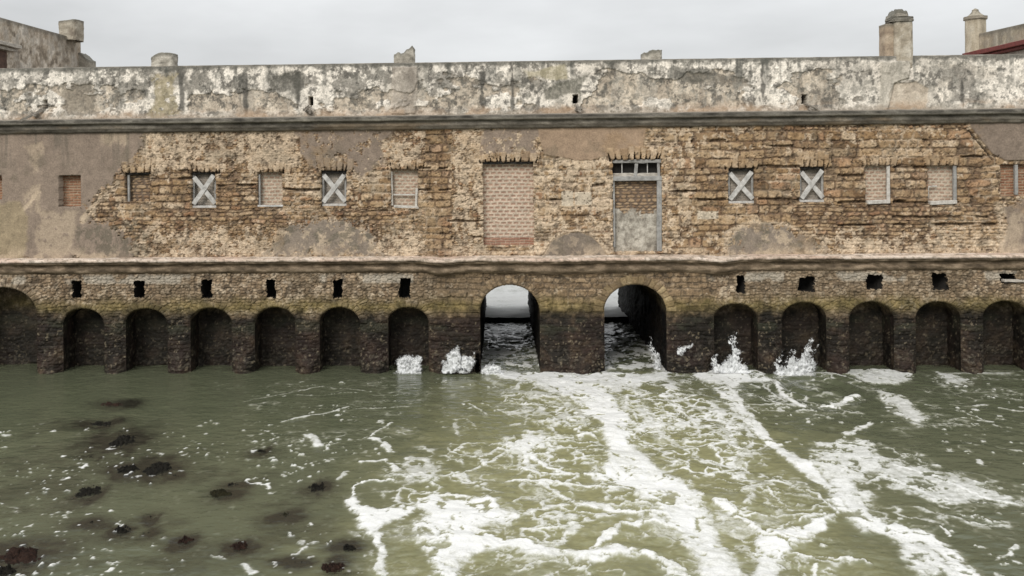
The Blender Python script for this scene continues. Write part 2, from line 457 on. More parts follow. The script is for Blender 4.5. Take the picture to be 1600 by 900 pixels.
    m = sst(.60, .68, fbm(X * 11, Z * 11, 4, 87, .62)) * (1 - .8 * rend); col = lay(col, m * .55, (.10, .082, .06)); m = sst(.60, .70, fbm(X * 3.1, Z * 6, 5, 89, .66)) * (1 - rend); col = lay(col, m * .5, (.14, .10, .07)); h = h - m * .02
    # low band above the ledge, salt-bleached
    zl = on_wall(800, 398)[1]; m = sst(.35, .0, Z - zl) * sst(.42, .6, fbm(X * 5, Z * 6, 4, 88)); col = lay(col, m * .5, CREAM * 1.02)
    # two pale ashlars between the doors
    for q in ((877, 298, 896, 322), (898, 300, 924, 320), (1090, 330, 1122, 342)):
        xa, xb, zb, zt = rect(*q); s = np.minimum(np.minimum(X - xa, xb - X), np.minimum(Z - zb, zt - Z)) + (n1 - .5) * .04
        m = sst(-.004, .006, s); col = lay(col, m, C3((.56, .50, .40))); h = h * (1 - m) + .03 * m
    # flat arches over the openings: upright stones with decayed joints between them
    for i, (k, ax, ay, bx, by) in enumerate(WIN + DOORS):
        if i in (0, 1, 11): continue
        xa, xb, zb, zt = rect(ax, ay, bx, by); ex = .07; hh = .20 + .05 * (i % 3)
        g = np.random.default_rng(300 + i); tt = (X - (xa - ex)) * (1 + 0 * Z) + (X - (xa + xb) / 2) * -.35 * np.clip(Z - zt, 0, 1) + .02 * (vn(X * 8, Z * 8, i) - .5)
        b = [0.0]
        while b[-1] < xb - xa + 2 * ex: b.append(b[-1] + g.uniform(.075, .19))
        b = np.array(b); j = np.clip(np.searchsorted(b, tt) - 1, 0, len(b) - 2); dd = np.minimum(tt - b[j], b[j + 1] - tt); R = g.random((3, len(b)))
        top = zt + hh * (.75 + .5 * R[0, j]); ins = (tt > 0) & (tt < b[-1]) & (Z > zt - .03) & (Z < top)
        m = ins.astype(float); vh = .004 + .026 * sst(.0, .02, dd) + .02 * R[1, j]
        vc = ramp(.35 + .6 * R[2, j] + (n1 - .5) * .5, STONE); keep_m = m * (.6 if i >= 7 else .3)
        h = h * (1 - m) + vh * m; col = lay(col, keep_m, vc)
        q_ = np.clip(1 - (Z - zt) / (.04 + .16 * R[0, j]), 0, 1); gap = ins & (dd < (.004 + .038 * R[1, j]) * q_ ** .7); h = np.where(gap, -.16, h); col = np.where(gap[..., None], C3((.05, .038, .028)), col); m = sst(.05, .0, np.abs(Z - zt - .03 * (n1 - .3))) * (X > xa - .08) * (X < xb + .08); col = lay(col, m * .5, (.08, .06, .04))
    # horizontal washed-out joints beside the windows
    g = np.random.default_rng(5)
    for q in ((240, 268, 296), (240, 280, 300), (340, 290, 400), (442, 296, 500), (545, 330, 612), (654, 262, 700), (654, 296, 705), (1040, 300, 1075),
              (1070, 298, 1090), (1090, 312, 1135), (1095, 265, 1135), (1182, 312, 1250), (1182, 260, 1250), (1080, 220, 1135), (1290, 275, 1350), (1395, 262, 1450), (1500, 245, 1560),
              (1290, 316, 1440), (1395, 317, 1500), (1290, 352, 1560), (1395, 340, 1545), (1180, 228, 1240), (700, 345, 755), (705, 370, 752), (925, 290, 957), (840, 312, 880)):
        xa, z0_ = on_wall(q[0], q[1]); xb, _ = on_wall(q[2], q[1]); s = np.abs(Z - z0_ - .05 * (fbm(X * 3, X * 0, 3, 99) - .5)) - .012 - .02 * vn(X * 6, X * 0 + q[1], 98)
        m = sst(.012, -.004, s) * (X > xa) * (X < xb) * sst(.3, .5, vn(X * 4, X * 0 + q[0], 97)); h = h - m * .07; col = lay(col, m * .7, (.10, .07, .045))
    k_ = 1 - .6 * rend; gr = (fbm(X * 42, Z * 42, 2, 102, .6) - .5) * k_; gr2 = (fbm(X * 17, Z * 20, 3, 104, .6) - .5) * k_; col = col * (1 + .55 * gr + .55 * gr2)[..., None]
    m = sst(.66, .72, fbm(X * 15, Z * 18, 3, 106, .6)) * (1 - .93 * rend); h = h - m * .02; col = lay(col, m * .6, (.075, .055, .04))
    col = col * C3((.90, .84, .775)); lum_ = col.mean(-1, keepdims=True); col = col * .88 + lum_ * .12
    # the openings themselves
    for k, ax, ay, bx, by in WIN + DOORS:
        xa, xb, zb, zt = rect(ax, ay, bx, by); e = .012 * (fbm(X * 12, Z * 12, 2, 101) - .5) * 2
        s = np.minimum(np.minimum(X - xa, xb - X), np.minimum(Z - zb, zt - Z)) + e; h = np.where(s > 0, -.30, h)
    # a crack from the cornice down to the right-hand render corner
    q = ldist(X, Z, wp_([(1514, 204), (1528, 222), (1545, 242), (1550, 250)])); m = sst(.03, .012, q + .01 * n1); h = h - m * .06; col = lay(col, m * .8, (.06, .05, .04))
    return h, col


def sheet(name, paint, z0, z1, Y, mat, parent, x0=X0, x1=X1, step=H, keepf=None, attrs=None):
    xs = np.arange(x0, x1 + step, step); zs = np.arange(z0, z1 + step * .5, step); zs[-1] = z1
    X, Z = np.meshgrid(xs, zs); out = paint(X, Z); h, col = out[0], out[1]
    keep = keepf(X, Z) if keepf else None
    at = {'wet': out[2]} if len(out) > 2 else None
    return grid(name, np.stack([X, Y - h, Z], -1), mat, parent, col, keep, at)


# ------------------------------------------------------------------ the mill building
mill = empty('mill_building', (0, 0, 0))
tag(mill, 'long ruined stone tide mill with peeling parapet and blocked windows standing in the water', 'building')
ZC0, ZC1 = 5.56, 5.90          # cornice
ZL0, ZL1 = 2.25, 2.62          # ledge
ZP = float(on_wall(800, 97)[1])
sheet('upper_wall', paint_upper, ZL1 - .08, ZC0 + .06, 0.0, MAS, mill)


def paint_parapet(X, Z):
    n1 = fbm(X * 6, Z * 6, 5, 130, .62); n2 = fbm(X * 1.2, Z * 1.5, 4, 134); n3 = fbm(X * 22, Z * 22, 3, 136, .6)
    base = C3((.80, .735, .645)); col = np.ones(X.shape + (3,)) * base * (.80 + .40 * n1[..., None])
    col = lay(col, sst(.42, .7, n2) * .5, (.54, .485, .41))
    h = .02 + .008 * n1 + .006 * n3
    top = ZP - Z                                                  # metres below the top
    # peeled areas: brown-grey backing below a ragged edge
    edge = .30 + .36 * (fbm(X * .8, X * 0, 4, 140) - .5) * 2 + .22 * (fbm(X * 4, Z * 4, 4, 141, .6) - .5)
    peel = sst(-.02, .02, top - edge) * thr(fbm(X * 1.15, Z * 1.6, 5, 142, .6), .50 + 0 * X, .02) * sst(1.18, 1.0, top + .2 * (n1 - .5))
    right = sst(7.0, 9.0, X); peel = peel * (1 - .75 * right)
    back = ramp(fbm(X * 5, Z * 5, 5, 145, .6) * 1.5 - .25, [(0, (.24, .195, .15)), (.35, (.43, .36, .28)), (.7, (.56, .48, .38)), (1, (.68, .60, .50))])
    h = h - peel * (.028 + .01 * (fbm(X * 9, Z * 9, 3, 146) - .5)); col = lay(col, peel * .92, back)
    # black lichen: along the peel edges, in patches and under the coping
    ed = 4 * peel * (1 - peel); m = np.clip(ed * 1.4, 0, 1) * sst(.42, .6, fbm(X * 3, Z * 3, 3, 147)); col = lay(col, m * .6, (.055, .053, .048))
    band = np.exp(-((top - .38) / .26) ** 2); nl = fbm(X * 5, Z * 5, 6, 150, .66)
    m = sst(.520, .580, nl * .62 + .38 * fbm(X * .9, Z * 1.1, 3, 152) * (.62 + .50 * band)); col = lay(col, m * .84 * (.85 - .50 * sst(5.5, 7.0, X)), C3((.115, .105, .088)) * (.7 + .7 * n3[..., None]))
    m = sst(.54, .64, fbm(X * 13, Z * 13, 4, 155, .6)); col = lay(col, m * .6, (.15, .145, .125)); m = sst(.54, .62, fbm(X * 4 + 9, Z * 2.2, 5, 157, .68)); col = lay(col, m * .42, (.40, .37, .32)); m = sst(.59, .65, fbm(X * 7, Z * 6, 5, 156, .7)); col = lay(col, m * .7, (.085, .08, .07)); col = col * (1 + .5 * (fbm(X * 40, Z * 40, 2, 159) - .5) + .3 * (n3 - .5))[..., None]
    m = sst(.13, .03, top + .10 * (n1 - .5) * 2); col = lay(col, m * .82, C3((.12, .115, .098)) * (.7 + .6 * n1[..., None]))
    # dark runs under the coping and old drips
    st = fbm(X * 6, Z * .5, 4, 158, .6); m = sst(.58, .68, st) * sst(.8, .1, top + .4 * (n2 - .5)); col = lay(col, m * .62, (.10, .10, .088))
    for px, w_, z0_, z1_ in ((385, .05, .15, 1.15), (285, .08, .1, 1.0), (800, .035, .0, 1.1), (643, .05, .05, .45), (755, .05, .2, 1.05), (466, .05, .15, 1.0), (1190, .035, .1, .9), (1502, .03, .55, 1.05)):
        xc = float(on_wall(px, 140)[0]); q = np.abs(X - xc + .10 * (fbm(X * 0 + px, Z * 2.5, 3, 160) - .5)) - w_ * (.4 + 1.2 * vn(X * 0 + px, Z * 5, 161))
        m = sst(.03, -.02, q + (n1 - .5) * .05) * sst(z0_ - .08, z0_ + .05, top) * sst(z1_ + .08, z1_ - .05, top); col = lay(col, m * .85, C3((.085, .08, .07)) * (.7 + .7 * n3[..., None]))
    def pr(pts, ed, am, sd_):
        return region(X, Z, pts, ed, am, sd_)
    # exposed yellowish stone where the old buttress broke away, buttress scars elsewhere
    m = pr([(243, 118), (278, 116), (285, 182), (240, 184)], .05, .25, 165) * thr(fbm(X * 7, Z * 7, 4, 164, .66), .75 + 0 * X, .05); col = lay(col, m * .85, ramp(fbm(X * 8, Z * 8, 4, 166) * 1.5 - .25, [(0, (.14, .12, .07)), (.5, (.40, .34, .22)), (1, (.50, .43, .33))])); h = h - m * .02 * n3
    m = pr([(612, 104), (652, 104), (650, 178), (612, 178)], .02, .06, 167); h = h + m * .03; col = lay(col, m * .5, (.42, .36, .30))
    m = pr([(1388, 178), (1386, 150), (1396, 132), (1430, 128), (1448, 140), (1444, 178)], .02, .05, 168); h = h - m * .02; col = lay(col, m * .8, back * 1.05)
    m = pr([(1374, 96), (1420, 96), (1418, 122), (1396, 132), (1384, 178), (1372, 178)], .02, .04, 169); h = h + m * .04; col = lay(col, m * .55, (.44, .40, .33))
    m = pr([(815, 108), (880, 104), (885, 122), (825, 124)], .04, .12, 170); col = lay(col, m * .7, (.40, .35, .23))
    m = pr([(848, 140), (870, 130), (915, 118), (910, 150), (875, 150), (850, 162)], .04, .14, 171); col = lay(col, m * .75, C3((.12, .115, .09)) * (.8 + .5 * n3[..., None]))
    m = pr([(418, 128), (440, 118), (478, 116), (480, 135), (462, 160), (452, 140), (425, 138)], .04, .22, 174); col = lay(col, m * .75, C3((.10, .095, .08)) * (.8 + .5 * n3[..., None])); h = h - m * .01
    m = pr([(1055, 110), (1110, 108), (1112, 128), (1080, 132), (1058, 120)], .04, .14, 172); col = lay(col, m * .7, (.10, .095, .08))
    m = pr([(95, 138), (140, 132), (150, 150), (145, 172), (100, 178)], .06, .2, 173); col = lay(col, m * .7, C3((.22, .19, .15)) * (.8 + .5 * n3[..., None]))
    # dirty ochre foot of the parapet where water stands on the cornice
    m = sst(1.02, 1.17, top + .3 * (n1 - .5)); col = lay(col, m * .6, ramp(n2 * 1.6 - .3, [(0, (.22, .20, .16)), (1, (.40, .28, .19))]))
    m = sst(.92, 1.14, top + .2 * (n1 - .5)) * sst(.50, .62, fbm(X * 1.6, Z * 2.5, 4, 175, .6)); col = lay(col, m * .5, (.40, .27, .17))
    # holes of the rainwater spouts
    for q in SPH:
        s = np.minimum(q[2] - np.abs(X - q[0]), q[3] - np.abs(Z - q[1])) + (n3 - .5) * .015; h = np.where(s > 0, -.35, h); col = np.where((s > -.0)[..., None], C3((.03, .027, .022)), col)
    return h, col


SPH = []
for (px, py) in ((72, 163), (486, 158), (899, 155), (1256, 155)):
    x, z = on_wall(px, py); SPH.append((float(x), float(z), .055, .10))
sheet('parapet', paint_parapet, ZC1 - .06, ZP, -.02, MAS, mill)

# the top and back of the parapet: a slightly uneven coping
def slab(name, xs, prof, mat, parent, colf, wob=0.0, seed=0):
    """sweep a (Y,Z) profile along X with small irregularities"""
    pr = []
    for (y0, z0), (y1, z1) in zip(prof[:-1], prof[1:]):
        L = math.hypot(y1 - y0, z1 - z0); k = max(1, int(L / .02)); k = min(k, 40)
        for i in range(k): pr.append((y0 + (y1 - y0) * i / k, z0 + (z1 - z0) * i / k))
    pr.append(prof[-1]); pr = np.array(pr); X, J = np.meshgrid(xs, np.arange(len(pr))); Yp = pr[J, 0]; Zp = pr[J, 1]
    S = np.concatenate([[0], np.cumsum(np.hypot(np.diff(pr[:, 0]), np.diff(pr[:, 1])))])[J]
    nz = fbm(X * 5, S * 9, 5, seed, .6) - .5; lw = fbm(X * .7, X * 0, 3, seed + 9) - .5
    dy, dz = wob * nz * 2, wob * nz * 1.2 + wob * .8 * lw
    ex = colf.offset(X, S) if hasattr(colf, 'offset') else 0
    return grid(name, np.stack([X, Yp + dy - ex, Zp + dz], -1), mat, parent, colf(X, S, Yp, Zp))


xs_ = np.arange(X0, X1, .02)
def coping_col(X, S, Y, Z):
    n1 = fbm(X * 4, S * 6, 5, 180, .6); return ramp(n1 * 1.6 - .3, [(0, (.09, .085, .07)), (.6, (.22, .20, .17)), (1, (.42, .39, .34))])
slab('parapet_coping', xs_, [(-.035, ZP - .035), (-.045, ZP + .005), (-.03, ZP + .018), (.15, ZP + .03), (.37, ZP + .015), (.40, ZP - .3), (.40, ZP - 1.3)], MAS, mill, coping_col, .009, 180)


def cornice_col(X, S, Y, Z):
    n1 = fbm(X * 4, S * 14, 5, 190, .6); n2 = fbm(X * .9, S * 3, 4, 192)
    c = ramp(n1 * 1.7 - .35, [(0, (.055, .05, .042)), (.5, (.115, .105, .088)), (1, (.24, .22, .185))])
    low = sst(5.74, 5.70, Z); c = lay(c, low * .75, ramp(n1 * 1.5 - .25, [(0, (.12, .105, .085)), (1, (.32, .285, .235))]))
    c = lay(c, sst(.55, .7, n2) * .5 * low, (.25, .18, .11)); c = lay(c, sst(5.825, 5.80, Z) * sst(5.75, 5.775, Z) * .6, (.24, .22, .18)); c = c * (.35 + .95 * fbm(X * 1.7, S * 6, 4, 197))[..., None]; top = sst(5.87, 5.885, Z); c = lay(c, top * .7, (.33, .29, .24)); return c


slab('cornice', xs_, [(.02, 5.915), (-.20, 5.885), (-.235, 5.865), (-.24, 5.80), (-.235, 5.775), (-.17, 5.755), (-.155, 5.72), (-.15, 5.66), (-.11, 5.62), (-.10, 5.585), (-.02, 5.565), (.04, 5.56)], MAS, mill, cornice_col, .014, 190)


class Ledge:
    def offset(self, X, S):
        xa = float(on_wall(690, 405)[0]); xb = float(on_wall(1122, 405)[0])
        base = sst(xa - .45, xa + .05, X) * sst(xb + .45, xb - .05, X)
        bumps = sum(am * np.exp(-((X - float(on_wall(px, 405)[0])) / w_) ** 2) for px, am, w_ in ((692, .08, .35), (870, .06, .9), (1122, .10, .35), (980, .03, .5)))
        return (.06 * base + bumps) * sst(0, .12, S)

    def __call__(self, X, S, Y, Z):
        n1 = fbm(X * 4, S * 12, 5, 200, .6); n2 = fbm(X * .8, S * 3, 4, 202); n3 = fbm(X * 16, S * 20, 3, 205)
        c = ramp(n1 * 1.5 - .25, [(0, (.34, .27, .21)), (.45, (.54, .44, .355)), (1, (.68, .60, .52))])
        c = lay(c, sst(.5, .65, n2) * .4, (.50, .34, .26)); c = lay(c, sst(.54, .66, n3) * .6, (.17, .14, .105))
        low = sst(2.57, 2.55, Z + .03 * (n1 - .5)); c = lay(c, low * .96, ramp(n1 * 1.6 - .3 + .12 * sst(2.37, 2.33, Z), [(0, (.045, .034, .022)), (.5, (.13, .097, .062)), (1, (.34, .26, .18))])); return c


def ledge_z(X):
    d = .13 * 0
    for px, am, w_ in ((692, .035, .4), (1122, .035, .4), (870, .015, 1.0)): d = d - am * np.exp(-((X - float(on_wall(px, 405)[0])) / w_) ** 2)
    return d


led = slab('ledge', xs_, [(.03, 2.665), (-.20, 2.63), (-.232, 2.615), (-.24, 2.595), (-.24, 2.565), (-.205, 2.55), (-.19, 2.51), (-.12, 2.49), (-.10, 2.43), (-.15, 2.405), (-.155, 2.35), (-.12, 2.31), (-.07, 2.28), (.03, 2.24)], MAS, mill, Ledge(), .017, 200)
co = np.empty(len(led.data.vertices) * 3, np.float32); led.data.vertices.foreach_get('co', co); co = co.reshape(-1, 3)
co[:, 2] += ledge_z(co[:, 0]); led.data.vertices.foreach_set('co', co.ravel()); led.data.update()

# ------------------------------------------------------------------ lower wall: niches, channels, put-log holes
LY = -.05                          # plane of the lower wall
def arch_at(xc, half, ytop, yspr, kind):
    xa, _ = on_wall(xc - half, 540, LY); xb, _ = on_wall(xc + half, 540, LY); _, zt = on_wall(xc, ytop, LY)
    w2 = float(xb - xa) / 2; _, zs = on_wall(xc, yspr, LY); return dict(x=float(xa + xb) / 2, w=w2, zt=float(zt), zs=float(zs), kind=kind)


ARCH = [arch_at(5, 53, 449, 490, 'big'), arch_at(131, 32, 482, 506, 'n'), arch_at(229, 33, 482, 506, 'n'), arch_at(330, 33, 481, 506, 'n'), arch_at(430, 32, 480, 505, 'n'),
        arch_at(531, 32, 480, 505, 'n'), arch_at(638, 32, 480, 503, 'n'), arch_at(797, 47, 445, 487, 't'), arch_at(993, 49, 444, 487, 't'),
        arch_at(1150, 35, 474, 500, 'n'), arch_at(1257, 35, 472, 498, 'n'), arch_at(1362, 35, 471, 498, 'n'), arch_at(1466, 35, 471, 497, 'n'), arch_at(1571, 35, 470, 496, 'n'), arch_at(1678, 35, 470, 496, 'n')]
HOLES = [(121, 452, 7, 13), (218, 452, 8, 13), (323, 451, 8, 14), (423, 451, 7, 14), (528, 451, 7, 14), (633, 450, 8, 15), (1157, 444, 6, 13), (1260, 444, 12, 11), (1366, 441, 11, 11), (1468, 440, 11, 12), (1575, 435, 11, 7)]
HOLES = [(*[float(v) for v in on_wall(px, py, LY)], hw / 68, hh / 68) for px, py, hw, hh in HOLES]


def in_arch(X, Z, A, grow=0.0):   # positive inside
    dx = np.abs(X - A['x']); rz = A['zt'] - A['zs']
    e = 1 - np.sqrt((dx / (A['w'] + grow)) ** 2 + (np.clip(Z - A['zs'], 0, 9) / (rz + grow)) ** 2)
    return e * A['w']


def paint_low(X, Z, P=None, Q=None):
    P = X if P is None else P; Q = Z if Q is None else Q
    d, r1, r2, r3 = courses(P, Q, 211, (.055, .105), (.12, .38), .05, .014)
    s = 8.5; f1, f2, c1, c2 = voro((P + .05 * fbm(P * 4, Q * 4, 2, 212)) * s, Q * s * 1.7, 8); dC = (f2 - f1) * .5 / s
    mid = sst(3.9, 4.2, X + .0 * Z) * 0 + (sst(float(on_wall(668, 450)[0]), float(on_wall(690, 450)[0]), X) * sst(float(on_wall(1120, 450)[0]), float(on_wall(1100, 450)[0]), X))
    rub = (fbm(P * .8, Q * 1.2, 3, 214) + .25 * sst(1.35, 1.7, Z) - .25 * mid) > .52
    dB, q1, q2, q3 = courses(P, Q, 219, (.12, .2), (.2, .5), .03, .01)
    d = np.where(rub, dC, np.where((mid > .5) & (Z > 1.1), dB, d)); r1 = np.where(rub, c1, r1); r2 = np.where(rub, c2, r2)
    n1 = fbm(P * 6, Q * 6, 5, 220, .62); n2 = fbm(P * 1.3, Q * 1.5, 4, 223); n3 = fbm(P * 20, Q * 20, 3, 226, .6); n4 = fbm(P * 3, Q * 3, 5, 228, .65)
    tide = sst(1.56, 1.14, Z + .28 * (n4 - .5) * 2)               # 1 in the wet zone
    h = .026 * (1 - .45 * tide) * sst(.002, 1, d / .022) + .03 * (r2 - .5) + .016 * (n3 - .5) + .05 * (n2 - .5) + tide * .05 * (n4 - .5)
    h = h + sst(.7, .05, Z) * (.09 * (fbm(P * 7, Q * 7, 4, 230, .6) - .5) + .03 * (n3 - .5))
    col = ramp(r1 * .6 + (n1 - .5) * .9 + .2, [(0, (.13, .09, .055)), (.4, (.25, .18, .115)), (.7, (.35, .26, .17)), (1, (.48, .385, .28))])
    col = lay(col, mid * .5, ramp(r1 * .5 + n1 * .6, [(0, (.12, .08, .045)), (1, (.30, .21, .12))]))
    col = lay(col, (1 - sst(0, 1, d / .03)) * .6, (.12, .095, .07))
    m = thr(fbm(P * 8, Q * 8, 5, 232, .66), .34 - .2 * mid, .04); col = lay(col, m * .8, C3((.46, .375, .275)) * (.8 + .4 * n1[..., None])); h = h + .008 * m
    m = sst(.54, .64, fbm(P * 12, Q * 12, 4, 236, .6)); col = lay(col, m * .7, (.07, .055, .04)); m = sst(.5, .66, n2); col = lay(col, m * .45, (.15, .115, .075)); col = col * (1 + .6 * (fbm(P * 40, Q * 40, 2, 237) - .5))[..., None]
    # white limestone slabs just under the ledge
    m = sst(2.02, 2.08, Z) * sst(2.30, 2.2, Z) * sst(.56, .62, fbm(P * 1.7, Q * .8, 3, 238)) * (1 - mid); col = lay(col, m * .6, (.46, .42, .35))
    # yellow-green algae band above the tide line
    g_ = np.exp(-((Z - 1.48 - .3 * (n4 - .5)) / .20) ** 2); col = lay(col, g_ * .74, ramp(n1 * 1.6 - .3, [(0, (.06, .052, .018)), (.6, (.165, .13, .048)), (1, (.30, .23, .095))]))
    m = sst(1.35, 1.15, Z + .1 * n4) * sst(.7, 1.1, Z) * sst(.45, .6, fbm(P * 2, Q * 5, 4, 240)) ; 
    wetc = ramp(n4 * 2 - .5, [(0, (.008, .0075, .006)), (.45, (.018, .0155, .013)), (.75, (.034, .025, .020)), (1, (.060, .045, .032))])
    wetc = wetc * C3((.82, .76, .68)) * (.85 + .3 * r1[..., None]) * (.6 + .8 * fbm(P * 25, Q * 25, 3, 252)[..., None])
    col = lay(col, tide * .985, wetc)
    col = lay(col, m * .45, (.05, .052, .032))
    m = sst(.52, .66, fbm(P * 1.2, Q * 1.8, 4, 243)) * tide; col = lay(col, m * .4, (.030, .017, .014))
    m = sst(.9, .3, Z) * sst(.60, .68, fbm(P * 14, Q * 17, 4, 246, .6)); col = lay(col, m * .55, (.11, .095, .07))
    m = sst(1.3, 1.1, Z) * sst(.70, .74, fbm(P * 17, Q * 17, 3, 248, .6)); col = lay(col, m * .5, (.22, .18, .12))
    return h, col, tide


def paint_lower_front(X, Z):
    h, col, wet = paint_low(X, Z)
    # arch rings
    for i, A in enumerate(ARCH):
        rz = A['zt'] - A['zs']; dx = X - A['x']; dz = np.clip(Z - A['zs'], 0, 9)
        e = np.sqrt((dx / A['w']) ** 2 + (dz / rz) ** 2); ang = np.arctan2(dz / rz, dx / A['w'])
        th = .19 if A['kind'] != 'n' else .12; rd = (e - 1) * min(A['w'], rz); k = 19 if A['kind'] != 'n' else 13
        t = ang / math.pi * k + .25 * vn(X * 0 + i, ang * 3, 251); j = np.floor(t).astype(int) % 40; R = np.random.default_rng(400 + i).random((3, 40))
        dd = np.minimum(t - np.floor(t), 1 - (t - np.floor(t))) * math.pi / k * (A['w'] + .1)
        m = ((rd > -.02) & (rd < th * (.85 + .3 * R[0, j])) & (Z > A['zs'])).astype(float)
        h = h * (1 - m) + m * (.004 + .03 * sst(0, .018, dd) + .012 * R[1, j])
        if A['kind'] == 't': col = lay(col, m * (.5 if i == 8 else .12) * (1 - wet), ramp(R[2, j] * .9 + .1, [(0, (.10, .07, .04)), (.6, (.26, .19, .10)), (1, (.46, .36, .20))]))
    # pier feet swelling into the water
    cs = sorted(A['x'] for A in ARCH); foot = 0
    for A, B in zip(ARCH[:-1], ARCH[1:]):
        xm = (A['x'] + A['w'] + B['x'] - B['w']) / 2; hw = (B['x'] - B['w'] - A['x'] - A['w']) / 2
        f = sst(1.05, .35, np.abs(X - xm) / hw); foot = np.maximum(foot, f)
        h = h + f * (.17 * sst(.55, -.05, Z + .15 * (fbm(X * 4, Z * 4, 3, 260) - .5)) + .035 * sst(1.35, .9, Z))
    # ragged put-log holes
    for q in HOLES:
        s = np.minimum(q[2] - np.abs(X - q[0] + .04 * (vn(Z * 9, Z * 0 + q[0], 262) - .5)), q[3] - np.abs(Z - q[1])) + .035 * (fbm(X * 14, Z * 14, 3, 263) - .5) * 2
        h = np.where(s > -.0, -.06, h)
    # fade relief close to every arch edge so that the reveals meet it
    for A in ARCH:
        e = in_arch(X, Z, A); h = np.where(e > -.03, h * np.clip(-e / .03, 0, 1), h)
    return h, col, wet


def keep_lower(X, Z):
    k = np.ones(X.shape, bool)
    for A in ARCH: k &= in_arch(X, Z, A) < .012
    for q in HOLES:
        s = np.minimum(q[2] - np.abs(X - q[0] + .04 * (vn(Z * 9, Z * 0 + q[0], 262) - .5)), q[3] - np.abs(Z - q[1])) + .035 * (fbm(X * 14, Z * 14, 3, 263) - .5) * 2
        k &= s < .004
    return k


sheet('lower_wall', paint_lower_front, -.7, ZL0 + .06, LY, WETM, mill, keepf=keep_lower)


def reveal(A, depth, name, parent, step=.03):
    """the barrel (two jambs and the vault) of an arched recess"""
    rz = A['zt'] - A['zs']; pts = []
    for z in np.arange(-.7, A['zs'], step): pts.append((-A['w'], z))
    for t in np.arange(0, math.pi + 1e-6, step / max(A['w'], rz)): pts.append((-A['w'] * math.cos(t), A['zs'] + rz * math.sin(t)))
    for z in np.arange(A['zs'], -.7 - step, -step): pts.append((A['w'], z))
    pts = np.array(pts); S = np.concatenate([[0], np.cumsum(np.hypot(*np.diff(pts, axis=0).T))]); ys = np.concatenate([np.arange(LY - .004, min(depth, 1.2), step), np.arange(1.2, depth, .08)]) if depth > 1.2 else np.arange(LY - .004, depth, step)
    ys = np.append(ys, depth); J, Yg = np.meshgrid(np.arange(len(pts)), ys); px = pts[J, 0]; pz = pts[J, 1]
    h, col, wet = paint_low(A['x'] + px * 0 + 30, pz, S[J] + A['x'] * 7, Yg + A['x'] * 3)
    k = np.clip((Yg - LY) / .06, 0, 1); h = (h - .02) * k * .8
    cx = 0.0; nx = np.where(np.abs(px) > A['w'] - 1e-6, -np.sign(px), -px / A['w']); nz_ = np.where(pz > A['zs'], -(pz - A['zs']) / rz, 0.0)
    L = np.hypot(nx, nz_) + 1e-9
    col = col * (.3 if A['kind'] == 't' else .75)  # shade painted in: recess masonry darkened, most strongly in the channel vaults
    P = np.stack([A['x'] + px + nx / L * h, Yg, pz + nz_ / L * h], -1)
    return grid(name, P, WETM, parent, col, None, {'wet': wet})


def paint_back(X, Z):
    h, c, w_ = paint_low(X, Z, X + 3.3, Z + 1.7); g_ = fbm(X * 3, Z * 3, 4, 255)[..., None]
    return h * .7, c * .6 + .4 * C3((.018, .016, .012)) * (.5 + g_), w_  # niche backs coloured darker, deepening the shade inside the recess


for i, A in enumerate(ARCH):
    if A['kind'] == 't':
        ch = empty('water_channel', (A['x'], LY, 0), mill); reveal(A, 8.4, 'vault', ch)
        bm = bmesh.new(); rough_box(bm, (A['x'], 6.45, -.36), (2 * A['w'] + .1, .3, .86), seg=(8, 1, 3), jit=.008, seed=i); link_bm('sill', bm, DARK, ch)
    else:
        ni = empty('niche', (A['x'], LY, 0), mill); dep = .60 if A['kind'] == 'n' else .75
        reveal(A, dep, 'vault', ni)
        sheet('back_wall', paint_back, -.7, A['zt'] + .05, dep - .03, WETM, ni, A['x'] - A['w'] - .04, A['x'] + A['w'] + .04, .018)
for q in HOLES:
    g = .05; xa, xb, zb, zt = q[0] - q[2] - g, q[0] + q[2] + g, q[1] - q[3] - g, q[1] + q[3] + g
    P = np.array([[(xa, LY + .02, zb), (xb, LY + .02, zb), (xb, LY + .02, zt), (xa, LY + .02, zt), (xa, LY + .02, zb)], [(xa + .03, .5, zb + .03), (xb - .03, .5, zb + .03), (xb - .03, .5, zt - .03), (xa + .03, .5, zt - .03), (xa + .03, .5, zb + .03)],
                  [(q[0], .5, q[1])] * 5])
    grid('drain_hole', P, DARK, mill, smooth=False)
# a broken slab lies across the rightmost hole
q = HOLES[-1]; bm = bmesh.new(); rough_box(bm, (q[0] + .25, LY - .03, q[1] - .05), (.75, .14, .055), .02, (6, 1, 1), .008, 3); link_bm('broken_slab', bm, MORTAR, mill)

# back, roof and ends of the building
def plain_paint(X, Z):
    n1 = fbm(X * 2, Z * 2, 5, 270, .6); return .03 * n1, ramp(n1 * 1.6 - .3, [(0, (.14, .12, .10)), (1, (.42, .38, .32))])
def keep_back(X, Z):
    k = np.ones(X.shape, bool)
    for A in ARCH:
        if A['kind'] == 't': k &= in_arch(X, Z, A) < .0
    return k
sheet('rear_wall', plain_paint, -.7, ZP - .3, 8.43, WETM, mill, step=.06, keepf=keep_back)
bm = bmesh.new(); rough_box(bm, (0, 4.42, ZP - .95), (X1 - X0 - .1, 8.0, .2), seg=(20, 6, 1), jit=.01, seed=2); link_bm('roof', bm, ROOF, mill)
for sx in (X0, X1):
    bm = bmesh.new(); rough_box(bm, (sx, 4.2, (ZP - .8) / 2 - .3), (.5, 8.38, ZP - .2), seg=(1, 8, 6), jit=.02, seed=5); link_bm('end_wall', bm, MORTAR, mill)

